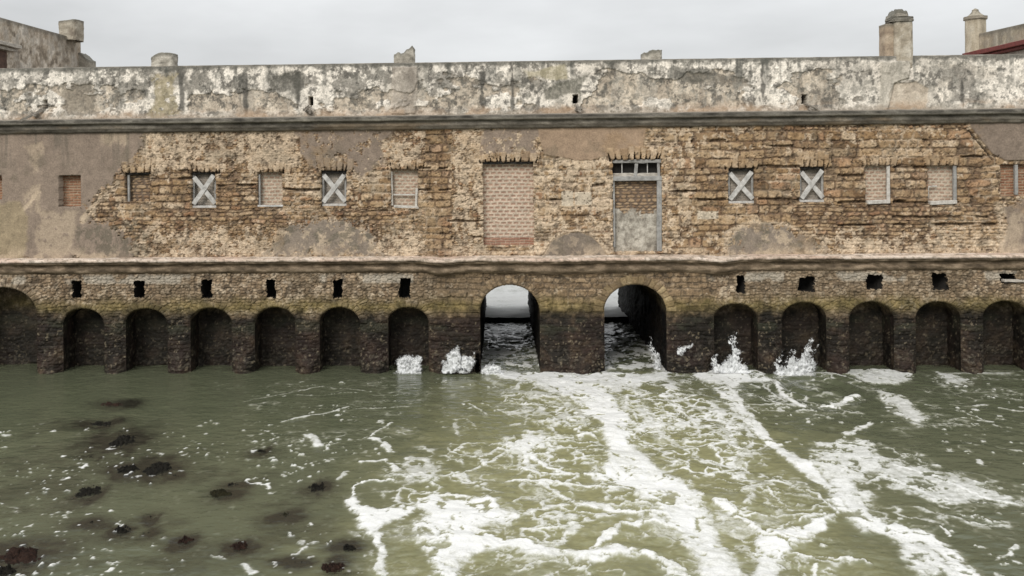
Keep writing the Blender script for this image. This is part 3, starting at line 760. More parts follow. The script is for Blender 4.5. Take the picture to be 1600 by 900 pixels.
# ------------------------------------------------------------------ windows and doors
def paint_bricks(seed, bw, bh, c_lo, c_hi, mort, joint=.016, relief=.012, pale=.5, jitter=.006):
    def f(X, Z):
        wx = X + jitter * 2 * (vn(X * 9, Z * 9, seed) - .5) + .02 * (fbm(X * 2, Z * 2, 2, seed + 1) - .5); wz = Z + jitter * 2 * (vn(X * 8, Z * 9, seed + 2) - .5) + .03 * (fbm(X * 1.5, Z * 1.5, 2, seed + 3) - .5)
        k = np.floor(wz / bh); fx = wx / bw + .5 * (k % 2); j = np.floor(fx); dz = np.minimum(wz / bh - k, 1 - (wz / bh - k)) * bh; dx = np.minimum(fx - j, 1 - (fx - j)) * bw
        t = tab(seed + 60); rr = t[(j.astype(int) * 7) & 255, (k.astype(int) * 3) & 255]; r2 = t[(j.astype(int) * 5 + 9) & 255, (k.astype(int) * 11) & 255]
        d = np.minimum(dx, dz); n1 = fbm(X * 10, Z * 10, 4, seed + 5, .6); m = sst(joint * .35, joint, d + (n1 - .5) * .012)
        col = lay(np.ones(X.shape + (3,)) * C3(mort) * (.8 + .4 * n1[..., None]), m, ramp(rr * .7 + n1 * .6 - .15, [(0, c_lo), (1, c_hi)]))
        big = fbm(X * 3, Z * 3, 4, seed + 7); col = lay(col, sst(.55, .68, big) * pale * .6, C3(mort) * 1.05)
        return m * relief + (r2 - .5) * .012 + (n1 - .5) * .006, col
    return f


B_RED = paint_bricks(500, .19, .062, (.19, .085, .05), (.36, .20, .12), (.36, .28, .20), .013, .014, .25)
B_PINK = paint_bricks(520, .13, .078, (.30, .19, .135), (.45, .32, .24), (.48, .41, .32), .026, .010, .6, .010)
B_HONEY = paint_bricks(540, .145, .088, (.27, .165, .12), (.41, .27, .20), (.50, .41, .32), .034, -.014, .35, .010)
def B_STONE(X, Z):
    d, r1, r2, r3 = courses(X, Z, 560, (.05, .10), (.12, .3), .02, .01); n1 = fbm(X * 8, Z * 8, 4, 562)
    return .02 * sst(0, .02, d) + .015 * r2, lay(ramp(r1 * .7 + n1 * .6 - .1, [(0, (.17, .10, .06)), (1, (.44, .32, .20))]), 1 - sst(0, .022, d), (.15, .11, .08))


def infill(paint, xa, xb, zb, zt, Y, parent, name='brick_infill'):
    return sheet(name, paint, zb - .03, zt + .12, Y + .045, MAS, parent, xa - .03, xb + .03, .012)


def board(parent, p, q, wd, Y, mat, name='board', th=.022, seed=0):
    L = math.hypot(q[0] - p[0], q[1] - p[1]); an = math.atan2(q[1] - p[1], q[0] - p[0]); bm = bmesh.new()
    rough_box(bm, ((p[0] + q[0]) / 2, Y, (p[1] + q[1]) / 2), (L, th, wd), -an, (6, 1, 1), wd * .035, seed); return link_bm(name, bm, mat, parent)


WLAB = {0: 'window bricked up with dark red bricks, cut by the left edge', 1: 'small window bricked up with dark red bricks in smooth taupe render', 2: 'window walled up with rough ochre stones', 4: 'window bricked up with pale pink bricks',
        6: 'window bricked up in pink with remains of a white frame', 9: 'bricked window with a white wooden jamb on its right', 10: 'bricked window with grey wooden jamb and pale sill', 11: 'bricked window beside the smooth render at the right edge'}
for i, (k, ax, ay, bx, by) in enumerate(WIN):
    xa, xb, zb, zt = rect(ax, ay, bx, by); w_ = empty('window', ((xa + xb) / 2, 0, zb), mill)
    w_['label'] = WLAB.get(i, 'window boarded with two crossed bleached planks')
    if k == 'brick_red': infill(B_RED, xa, xb, zb, zt, .14, w_)
    elif k == 'stone':
        infill(B_STONE, xa, xb, zb, zt, .10, w_); board(w_, (xa + .05, zb - .02), (xa + .05, zt), .05, .045, WOOD_D, 'frame_jamb', .05, i)
        bm = bmesh.new(); rough_box(bm, ((xa + xb) / 2, .05, zt - .02), (xb - xa, .08, .05), 0, (5, 1, 1), .01, i); link_bm('lintel', bm, DARK, w_)
    elif k == 'cross':
        infill(paint_bricks(580 + i, .16, .07, (.28, .24, .20), (.44, .39, .33), (.32, .29, .25), .012, .01, .4), xa, xb, zb, zt, .15, w_, 'panel')
        for s in (0, 1): board(w_, (xa + .03 + s * (xb - xa - .06), zb), (xa + .03 + s * (xb - xa - .06), zt - .03), .05, .10, WOOD_D, 'frame_jamb', .05, i + s)
        board(w_, (xa, zb + .025), (xb, zb + .025), .055, .08, WOOD, 'frame_sill', .07, i)
        bm = bmesh.new(); rough_box(bm, ((xa + xb) / 2, .09, zt - .03), (xb - xa, .1, .06), 0, (5, 1, 1), .01, i); link_bm('lintel', bm, DARK, w_)
        o_ = .04; lean = random.Random(i).uniform(-.03, .03)
        board(w_, (xa + .05, zt - .10 + lean), (xb - .03, zb + .10), .105, .052, WOOD, 'cross_board', .024, i + 10); board(w_, (xa + .04, zb + .09), (xb - .05, zt - .09 - lean), .105, .026, WOOD, 'cross_board', .024, i + 20)
    elif k == 'brick_pink':
        infill(B_PINK, xa, xb, zb, zt, .10, w_); board(w_, (xa - .01, zb + .02), (xb + .02, zb + .02), .045, .03, WOOD, 'sill', .08, i)
        board(w_, (xa + .03, zb + .04), (xa + .03, zt - .05), .04, .05, WOOD_D, 'frame_jamb', .05, i + 1)
    elif k == 'brick_frame':
        infill(B_PINK, xa, xb, zb, zt, .10, w_); board(w_, (xa + .02, zb + .03), (xa + .01, zt - .04), .04, .05, WHITE_W, 'frame_jamb', .05, i)
        board(w_, (xb - .05, zb - .02), (xb - .03, zb + .42), .055, .03, WHITE_W, 'frame_jamb', .05, i + 1)
        board(w_, (xa + .05, zb + .28), (xb - .08, zb + .275), .035, .055, WHITE_W, 'frame_rail', .04, i + 2); board(w_, (xa + .06, zb + .01), (xb + .02, zb - .02), .06, .03, WHITE_W, 'sill', .08, i + 3)
    else:
        infill(B_PINK if i != 11 else B_RED, xa, xb, zb, zt, .09, w_); jx = xb - .05 if i != 11 else xb - .33
        board(w_, (jx, zb + .02), (jx + .0, zt), .07, .03, WHITE_W if i == 9 else WOOD_D, 'frame_jamb', .07, i)
        if i == 10: board(w_, (xa + .02, zb + .35), (xa + .02, zb + .10), .035, .05, WHITE_W, 'frame_jamb', .04, i); board(w_, (xa + .02, zb + .34), (xa + .22, zb + .35), .03, .05, WHITE_W, 'frame_rail', .04, i)
        if i != 11: board(w_, (xa + .02, zb - .03), (xb - .04, zb - .01), .085, -.01, WHITE_W, 'sill', .12, i + 3)

k, ax, ay, bx, by = DOORS[0]; xa, xb, zb, zt = rect(ax, ay, bx, by); d1 = empty('door', ((xa + xb) / 2, 0, zb), mill); d1['label'] = 'tall doorway bricked up with a honeycomb of pink bricks'
infill(B_HONEY, xa, xb, zb + .12, zt, .11, d1)
infill(paint_bricks(590, .22, .06, (.22, .10, .07), (.34, .18, .12), (.36, .27, .20), .012, .012, .3), xa, xb, zb - .05, zb + .06, .075, d1, 'threshold')
bm = bmesh.new(); rough_box(bm, ((xa + xb) / 2, .07, zt - .02), (xb - xa, .1, .05), 0, (8, 1, 1), .01, 77); link_bm('lintel', bm, DARK, d1)
k, ax, ay, bx, by = DOORS[1]; xa, xb, zb, zt = rect(ax, ay, bx, by); d2 = empty('door', ((xa + xb) / 2, 0, zb), mill); d2['label'] = 'walled up doorway with grey wooden frame and open transom'
zr = float(on_wall(995, 279)[1])


def door_fill(X, Z):
    h, c = B_STONE(X, Z); n1 = fbm(X * 6, Z * 6, 5, 600, .65); m = sst(-.05, .05, zb + .92 - Z + (n1 - .5) * .5)
    return h * (1 - m) + m * (.035 + .01 * n1), lay(c, m, ramp(fbm(X * 9, Z * 9, 5, 603, .7) * 2 - .5, [(0, (.16, .14, .115)), (.5, (.34, .31, .26)), (1, (.54, .50, .43))]))


infill(door_fill, xa, xb, zb - .02, zr - .05, .12, d2, 'stone_infill')
bm = bmesh.new(); rough_box(bm, ((xa + xb) / 2, .22, (zr + zt) / 2), (xb - xa, .03, zt - zr + .05), 0, (6, 1, 3), .004, 5); link_bm('transom_panel', bm, DARK, d2)
bm = bmesh.new(); rough_box(bm, ((xa + xb) / 2, .12, zr + .07), (xb - xa, .1, .1), 0, (8, 1, 2), .012, 6); link_bm('transom_masonry', bm, MORTAR, d2)
board(d2, (xa - .01, zr), (xb + .01, zr), .105, .03, WOOD_D, 'frame_rail', .09, 1); board(d2, (xb - .06, zb), (xb - .045, zr - .04), .11, .035, WOOD_D, 'frame_jamb', .08, 2)
board(d2, (xa + .025, zb + .1), (xa + .02, zr - .05), .045, .05, WOOD_D, 'frame_jamb', .06, 3); board(d2, (xb - .05, zr + .05), (xb - .06, zt - .03), .06, .06, WOOD_D, 'transom_bar', .05, 4)
board(d2, (xa + .52, zr + .05), (xa + .55, zt - .06), .075, .07, WOOD_D, 'transom_bar', .04, 5)
for q in (.22, .80): board(d2, (xa + q, zr + .05), (xa + q, zt - .06), .02, .09, WOOD, 'transom_bar', .02, 6)
bm = bmesh.new(); rough_box(bm, ((xa + xb) / 2, .06, zt - .03), (xb - xa + .02, .1, .07), 0, (8, 1, 1), .012, 7); link_bm('lintel', bm, WOOD_D, d2)

# ------------------------------------------------------------------ things on and behind the parapet
def lump(name, base, w_, d_, ztop_fn, mat, parent, seed, h0=-.1, colr=None, taper=0.0, n=26):
    """a stub of wall: a rounded-rectangle column whose top follows ztop_fn(u), u in -1..1 across"""
    t = np.linspace(0, 2 * math.pi, n * 4, endpoint=False); q = 5.0
    cx = np.sign(np.cos(t)) * np.abs(np.cos(t)) ** (2 / q); sy = np.sign(np.sin(t)) * np.abs(np.sin(t)) ** (2 / q)
    rows = []; K = 30
    for j in range(K + 1):
        f = j / K; zt_ = ztop_fn(cx); k = 1 - taper * f
        nn = fbm(t * 3 + seed, t * 0 + f * 6, 4, seed) - .5
        rows.append(np.stack([base[0] + cx * w_ / 2 * k * (1 + .10 * nn), base[1] + sy * d_ / 2 * k * (1 + .14 * nn), base[2] + h0 + (zt_ - h0) * f + .02 * nn], -1))
    for s in (.8, .5, .2, .0):
        zt_ = ztop_fn(cx * s); nn = fbm(cx * s * 4 + seed, sy * s * 4, 4, seed) - .5
        rows.append(np.stack([base[0] + cx * w_ / 2 * (1 - taper) * s, base[1] + sy * d_ / 2 * (1 - taper) * s, base[2] + zt_ + .05 * nn + .015 * (1 - s)], -1))
    P = np.array(rows); P = np.concatenate([P, P[:, :1]], 1)
    n1 = fbm(P[..., 0] * 6 + P[..., 1] * 5, P[..., 2] * 6, 5, seed + 3, .62); col = ramp(n1 * 1.8 - .4, colr or [(0, (.13, .12, .10)), (.4, (.34, .31, .26)), (1, (.56, .52, .45))])
    topm = sst(.12, .0, (base[2] + ztop_fn(np.clip((P[..., 0] - base[0]) / (w_ / 2), -1, 1))) - P[..., 2]); col = lay(col, topm * .75, C3((.13, .125, .105)))
    return grid(name, P, mat, parent, col)


def px_on(x, y, Y):
    X_, Z_ = on_wall(x, y, Y); return float(X_), float(Z_)


def stub(xl, xr, ytop, fn, seed, nm, lab, dep=.36):
    Yp = .19; xa, zt = px_on(xl, ytop, Yp); xb, _ = px_on(xr, ytop, Yp); hh = zt - ZP
    o = lump(nm, ((xa + xb) / 2, Yp, ZP), xb - xa, dep, lambda c: hh * fn(c), MAS, mill, seed); o['label'] = lab; return o


stub(239, 275, 84, lambda c: np.where(c < -.1, 1 - .5 * np.clip(-c - .1, 0, 1) ** 1.5, 1.0 - .04 * c), 610, 'parapet_stub', 'rounded stub of a pillar with broken left shoulder', .4)
stub(616, 648, 75, lambda c: .62 + .38 * sst(-.1, .65, c) + .08 * np.sin(c * 9) - .15 * sst(.8, 1, c), 620, 'parapet_stub', 'jagged stub of a pillar rising to a point')
stub(1002, 1033, 80, lambda c: .72 + .28 * sst(-.5, -.1, c) + .04 * np.sin(c * 14), 630, 'parapet_stub', 'low square stub of a pillar on the parapet')

# pillar on the parapet with cap and rubble dome
xa, zt = px_on(1378, 34, .2); xb, _ = px_on(1419, 34, .2); cx_ = (xa + xb) / 2
pil = empty('pinnacle', (cx_, .2, ZP), mill); pil['label'] = 'tall plastered pillar with a cap and rubble dome'
PC = [(0, (.20, .17, .13)), (.35, (.36, .31, .24)), (.7, (.50, .45, .37)), (1, (.60, .56, .48))]
pa, pb = px_on(1391, 60, .2)[0], px_on(1420, 60, .2)[0]; qa, qb = px_on(1376, 60, .3)[0], px_on(1394, 60, .3)[0]
lump('shaft', ((pa + pb) / 2, .16, ZP), pb - pa, .46, lambda c: zt - ZP + 0 * c, MAS, pil, 640, -.25, PC)
lump('side_shaft', ((qa + qb) / 2, .24, ZP), qb - qa, .42, lambda c: zt - ZP - .07 + 0 * c, MAS, pil, 645, -.1, [(0, (.18, .135, .10)), (.5, (.38, .30, .22)), (1, (.50, .41, .31))])
lump('cap', ((pa + pb) / 2 - .02, .16, zt), pb - pa + .07, .52, lambda c: .075 + 0 * c, MAS, pil, 650, -.03, [(0, (.11, .10, .085)), (1, (.36, .33, .28))])
lump('dome', ((pa + pb) / 2 - .06, .18, zt + .03), pb - pa + .02, .42, lambda c: .21 * np.sqrt(np.clip(1 - c * c, 0, 1)) + .03 * np.sin(c * 11), MAS, pil, 655, -.02, [(0, (.09, .085, .07)), (1, (.34, .31, .26))], .1)

# rainwater spouts: half-round tile channels fallen below their holes
for i, (x, z, hw, hh) in enumerate(SPH):
    sp = empty('rain_spout', (x, -.05, z), mill); an = (2.6, 2.3, 1.2, -.5)[i]; L = (.55, .16, .2, .28)[i]
    s_ = bmesh.new(); dx, dz = math.cos(an) * L, -abs(math.sin(an)) * L
    prev = None
    for j in range(7):
        f = j / 6; ring = []
        for t in range(7):
            th_ = math.pi * (1 + t / 6); rr = .045
            ring.append(s_.verts.new((x + dx * f + rr * math.cos(th_) * .8, -.06 - .20 * f + rr * math.cos(th_) * .4, z - .09 + dz * f + rr * math.sin(th_) + .01 * math.sin(j * 3 + t))))
        if prev:
            for t in range(6): s_.faces.new((prev[t], prev[t + 1], ring[t + 1], ring[t]))
        prev = ring
    bmesh.ops.solidify(s_, geom=s_.faces[:], thickness=.014); link_bm('tile_channel', s_, MORTAR, sp)
    b_ = bmesh.new(); rough_box(b_, (x + dx * .5 + .02, -.10, z - .24), (.14, .16, .09), .4, (3, 2, 2), .018, i); link_bm('broken_bracket', b_, ROOF, sp)


def wall_prism(name, pts, y0, y1, mat, parent, paint=None, along='X', step=.035):
    pass


def side_wall_paint(seed, stops, dark=.5):
    def f(P, Q, top):
        n1 = fbm(P * 5, Q * 5, 5, seed, .62); n2 = fbm(P * 1.5, Q * 1.2, 4, seed + 4); st = fbm(P * 5, Q * .8, 4, seed + 8)
        c = ramp(n1 * 2.4 - .7, stops) * (1 + .5 * (fbm(P * 22, Q * 22, 2, seed + 9) - .5))[..., None]; c = lay(c, sst(.46, .56, st * .5 + .5 * n1) * dark, (.16, .14, .115)); c = lay(c, sst(.5, .7, n2) * .4, (.38, .30, .22))
        c = lay(c, sst(.16, .02, top + .1 * (n1 - .5)) * .7, (.13, .12, .10)); return .02 * (n1 - .5), c
    return f


def quad_wall(name, p0, p1, zb, z_top0, z_top1, paint, parent, th=.35, step=.03):
    """vertical wall from p0 to p1 (XY) with a top running z_top0..z_top1, painted, with thickness"""
    p0 = np.array(p0, float); p1 = np.array(p1, float); L = np.hypot(*(p1 - p0)); ns = int(L / step); nz = int((max(z_top0, z_top1) - zb) / step)
    S, V = np.meshgrid(np.linspace(0, 1, ns), np.linspace(0, 1, nz)); zt_ = z_top0 + (z_top1 - z_top0) * S; Z = zb + (zt_ - zb) * V
    h, c = paint(S * L, Z, zt_ - Z); nrm = np.array([(p1 - p0)[1], -(p1 - p0)[0]]) / L
    P = np.stack([p0[0] + (p1 - p0)[0] * S + nrm[0] * h, p0[1] + (p1 - p0)[1] * S + nrm[1] * h, Z], -1)
    # top strip and back
    T = np.stack([P[-1], P[-1] - np.array([nrm[0], nrm[1], 0]) * th + np.array([0, 0, -.01]), P[0] * np.array([1, 1, 1]) - np.array([nrm[0], nrm[1], 0]) * th])
    P2 = np.concatenate([P, T[1:]], 0); c2 = np.concatenate([c, c[-1:], c[-1:]], 0)
    # close both ends
    for e in (0, -1):
        pass
    o = grid(name, P2, MAS, parent, c2); return o


# left rear building
lb = empty('rear_house', (-12.0, 3.0, 5.5))
tag(lb, 'weathered plaster house wall rising behind the left end of the parapet, with a broken chimney', 'building')
LX = float(on_wall(-20, 70, .75)[0])
STL = [(0, (.18, .15, .115)), (.4, (.40, .34, .27)), (.6, (.54, .48, .40)), (1, (.66, .60, .52))]
def ypos(px, X):                 # depth at which the plane X=const appears at picture column px
    lo, hi = .5, 30.0
    for _ in range(50):
        md = (lo + hi) / 2; xx, _z = on_wall(px, 70, md)
        if (xx < X) if X < 0 else (xx > X): lo, hi = (md, hi) if False else (lo, md)
        else: lo = md
    return (lo + hi) / 2
ye = ypos(126, LX); y2 = ypos(147, LX)
ztl = px_on(0, 29, ypos(0, LX))[1]; ztr = px_on(115, 58, ypos(115, LX))[1]
zt_m = (ztl + ztr) / 2
quad_wall('wall', (LX, .75), (LX, ye), 5.2, ztl + .03, ztr - .02, side_wall_paint(700, STL, .5), lb)
yc = ypos(112, LX); xa, z1_ = px_on(97, 34, yc); xb, z0_ = px_on(126, 56, yc)
lump('chimney', ((xa + xb) / 2 - .0, yc, z0_ - .15), xb - xa, .6, lambda c: z1_ - z0_ + .15 + .03 * c, MAS, lb, 705, 0, [(0, (.20, .165, .13)), (.5, (.32, .28, .22)), (1, (.42, .38, .31))])
quad_wall('end_face', (LX, ye + .002), (LX - 2.0, ye + .002), 5.2, ztr - .05, ztr - .05, side_wall_paint(706, STL, .5), lb)
xa, z1_ = px_on(122, 84, ye + .1); xb, _ = px_on(146, 92, ye + .1)
lump('broken_buttress', ((xa + xb) / 2, ye + .1, ZP - .6), xb - xa, .5, lambda c: z1_ - ZP + .6 - .22 * sst(-.4, .9, c), MAS, lb, 710, 0, [(0, (.18, .16, .13)), (1, (.46, .42, .35))])
# window with a small cornice at the left edge
bm = bmesh.new(); yw = ypos(3, LX); zw = px_on(3, 70, yw)[1]; rough_box(bm, (LX + .10, yw, zw), (.24, 1.1, .09), 0, (1, 6, 1), .006, 3); rough_box(bm, (LX + .06, yw, zw - .09), (.14, 1.0, .08), 0, (1, 6, 1), .006, 4); link_bm('window_cornice', bm, MORTAR, lb)
bm = bmesh.new(); rough_box(bm, (LX + .0, yw - .1, zw - .75), (.06, .55, 1.2), 0, (1, 4, 6), .004, 4); link_bm('window', bm, simple_mat('old_brown_door', (.05, .03, .022), (.12, .07, .05), 10), lb)

# right rear building
rb = empty('rear_outbuilding', (12.5, 3.0, 5.5))
tag(rb, 'plastered outbuilding with red eave and capped turret behind the right end of the parapet', 'building')
RX = float(on_wall(1650, 70, .75)[0])
STR = [(0, (.26, .22, .16)), (.45, (.38, .33, .25)), (1, (.52, .47, .38))]
ys_ = ypos(1530, RX); zr0 = px_on(1540, 50, ypos(1540, RX))[1]; zr1 = px_on(1600, 37, ypos(1600, RX))[1]
quad_wall('wall', (RX, ys_), (RX, .7), 5.5, zr0, zr1 + (zr1 - zr0) * .5, side_wall_paint(720, STR, .6), rb)
yt = ypos(1522, RX); xa, z1_ = px_on(1508, 30, yt); xb, _ = px_on(1540, 30, yt); _, zb_ = px_on(1520, 95, yt)
tu = empty('turret', ((xa + xb) / 2, yt, zb_), rb)
def octo(name, c, r_lo, r_hi, z0, z1, mat, parent, stops, seed, seg=8, ring=14, prof=None):
    t = np.linspace(0, 2 * math.pi, seg * 6 + 1) + .3; f = np.linspace(0, 1, ring); T, Fv = np.meshgrid(t, f); a_ = np.mod(T, 2 * math.pi / seg) - math.pi / seg
    k = math.cos(math.pi / seg) / np.cos(a_) if seg < 12 else 1.0; R_ = (r_lo + (r_hi - r_lo) * Fv) if prof is None else prof(Fv)
    n1 = fbm(T * 4, Fv * 5, 4, seed); R_ = R_ * k * (1 + .04 * (n1 - .5)); Z = z0 + (z1 - z0) * Fv
    return grid(name, np.stack([c[0] + R_ * np.cos(T), c[1] + R_ * np.sin(T), Z], -1), mat, parent, ramp(n1 * 1.5 - .25, stops), smooth=False)
r_ = (xb - xa) / 2; c_ = ((xa + xb) / 2, yt); ztc = z1_
octo('shaft', c_, r_, r_ * .97, zb_ - .3, ztc, MAS, tu, STR, 730)
octo('cornice', c_, r_ * 1.12, r_ * 1.12, ztc - .02, ztc + .06, MAS, tu, [(0, (.16, .14, .11)), (1, (.34, .30, .24))], 731)
zcap = px_on(1523, 13, yt)[1]
octo('cap', c_, 0, 0, ztc + .055, zcap, MAS, tu, [(0, (.16, .145, .115)), (1, (.38, .34, .27))], 732, prof=lambda f: r_ * (.95 * (1 - f) ** .8 * (1 - .25 * np.sin(f * 3.14)) + .10 * (f > .75) * (1 - f) * 4 + .002))
# red eave boards and the roof plane in front, running back beside the wall
e0y = ypos(1506, RX - .28); p0 = px_on(1504, 87, e0y); p1 = px_on(1600, 67, .75)
er = bmesh.new(); L = e0y - .3
zz = (px_on(1504, 85, e0y)[1] + px_on(1600, 64, 1.0)[1]) / 2
rough_box(er, (RX - .28, (e0y + .3) / 2, zz), (.10, L, .12), 0, (1, 10, 1), .004, 3); link_bm('red_eave', er, RED, rb)
er = bmesh.new(); rough_box(er, (RX - .17, (e0y + .3) / 2, zz - .10), (.16, L - .1, .06), 0, (1, 10, 1), .003, 3); link_bm('red_gutter', er, RED, rb)
er = bmesh.new(); rough_box(er, (RX - .10, (e0y + .3) / 2, zz + .08), (.42, L - .1, .04), -.25, (1, 10, 1), .003, 4); link_bm('eave_roof', er, MORTAR, rb)
er = bmesh.new(); rough_box(er, (RX - .02, (e0y + .3) / 2, zz - .55), (.16, L - .5, .85), 0, (1, 10, 4), .006, 5); link_bm('lower_wall', er, MORTAR, rb)

# ------------------------------------------------------------------ water
def ww(pts):
    p = np.array(pts, float); x, y = on_water(p[:, 0], p[:, 1]); return np.stack([x, y], -1)


FP = [  # (polygon in photo points, strength, edge metres, raggedness)
    ([(752, 578), (845, 582), (950, 583), (1040, 582), (1048, 592), (960, 612), (900, 612), (830, 600), (780, 590)], 1.0, .06, .30),
    ([(830, 598), (903, 630), (933, 656), (951, 692), (951, 720), (935, 745), (991, 766), (1020, 790), (1035, 802), (1055, 830), (1078, 866), (1105, 915), (1172, 915), (1146, 877), (1114, 835), (1112, 802), (1086, 772), (1067, 750), (1030, 731), (1002, 703), (980, 680), (984, 654), (955, 614), (930, 594)], 1.0, .07, .26),
    ([(676, 775), (757, 779), (800, 800), (804, 816), (757, 822), (793, 841), (830, 849), (885, 863), (940, 856), (995, 863), (1050, 880), (1080, 905), (1040, 905), (1013, 876), (958, 871), (900, 877), (848, 868), (793, 855), (757, 859), (727, 875), (705, 889), (712, 905), (683, 905), (674, 878), (676, 860), (650, 841), (639, 819), (672, 803), (655, 790)], 1.0, .05, .20),
    ([(537, 790), (548, 775), (575, 795), (600, 797), (647, 792), (628, 806), (596, 822), (584, 842), (570, 823), (552, 806)], 1.0, .04, .16),
    ([(636, 709), (672, 718), (683, 750), (640, 757), (628, 735)], .75, .06, .3),
    ([(771, 697), (812, 690), (815, 672), (845, 674), (855, 700), (832, 706), (842, 735), (815, 725), (790, 712)], .85, .05, .3),
    ([(1110, 574), (1172, 574), (1206, 592), (1150, 602), (1163, 638), (1180, 665), (1225, 700), (1262, 722), (1300, 752), (1312, 785), (1345, 812), (1375, 812), (1412, 823), (1450, 834), (1499, 868), (1530, 905), (1500, 905), (1470, 872), (1430, 845), (1405, 850), (1400, 838), (1349, 832), (1319, 806), (1300, 780), (1290, 757), (1255, 735), (1225, 709), (1205, 690), (1165, 660), (1155, 641), (1135, 630), (1120, 604), (1082, 588)], 1.0, .05, .20),
    ([(1400, 850), (1440, 845), (1470, 872), (1470, 905), (1446, 905), (1425, 885)], .85, .05, .3),
    ([(1270, 692), (1352, 690), (1386, 720), (1375, 739), (1345, 757), (1365, 790), (1340, 800), (1305, 770), (1290, 748), (1268, 720)], .74, .06, .3),
    ([(1195, 837), (1262, 822), (1305, 804), (1302, 816), (1252, 850), (1225, 868), (1212, 905), (1175, 905), (1172, 870), (1180, 850)], 1.0, .04, .16),
    ([(1367, 611), (1410, 617), (1442, 650), (1435, 664), (1400, 648), (1385, 630)], .7, .05, .3),
    ([(1310, 574), (1425, 580), (1420, 598), (1370, 601), (1335, 590)], .75, .06, .3),
    ([(1462, 580), (1505, 590), (1500, 602), (1475, 596)], .7, .05, .3),
    ([(1386, 722), (1450, 728), (1500, 742), (1560, 770), (1610, 782), (1610, 800), (1540, 782), (1480, 788), (1430, 770), (1375, 742)], .66, .06, .5),
    ([(870, 600), (960, 606), (985, 650), (960, 700), (930, 650)], .7, .1, .4),
]
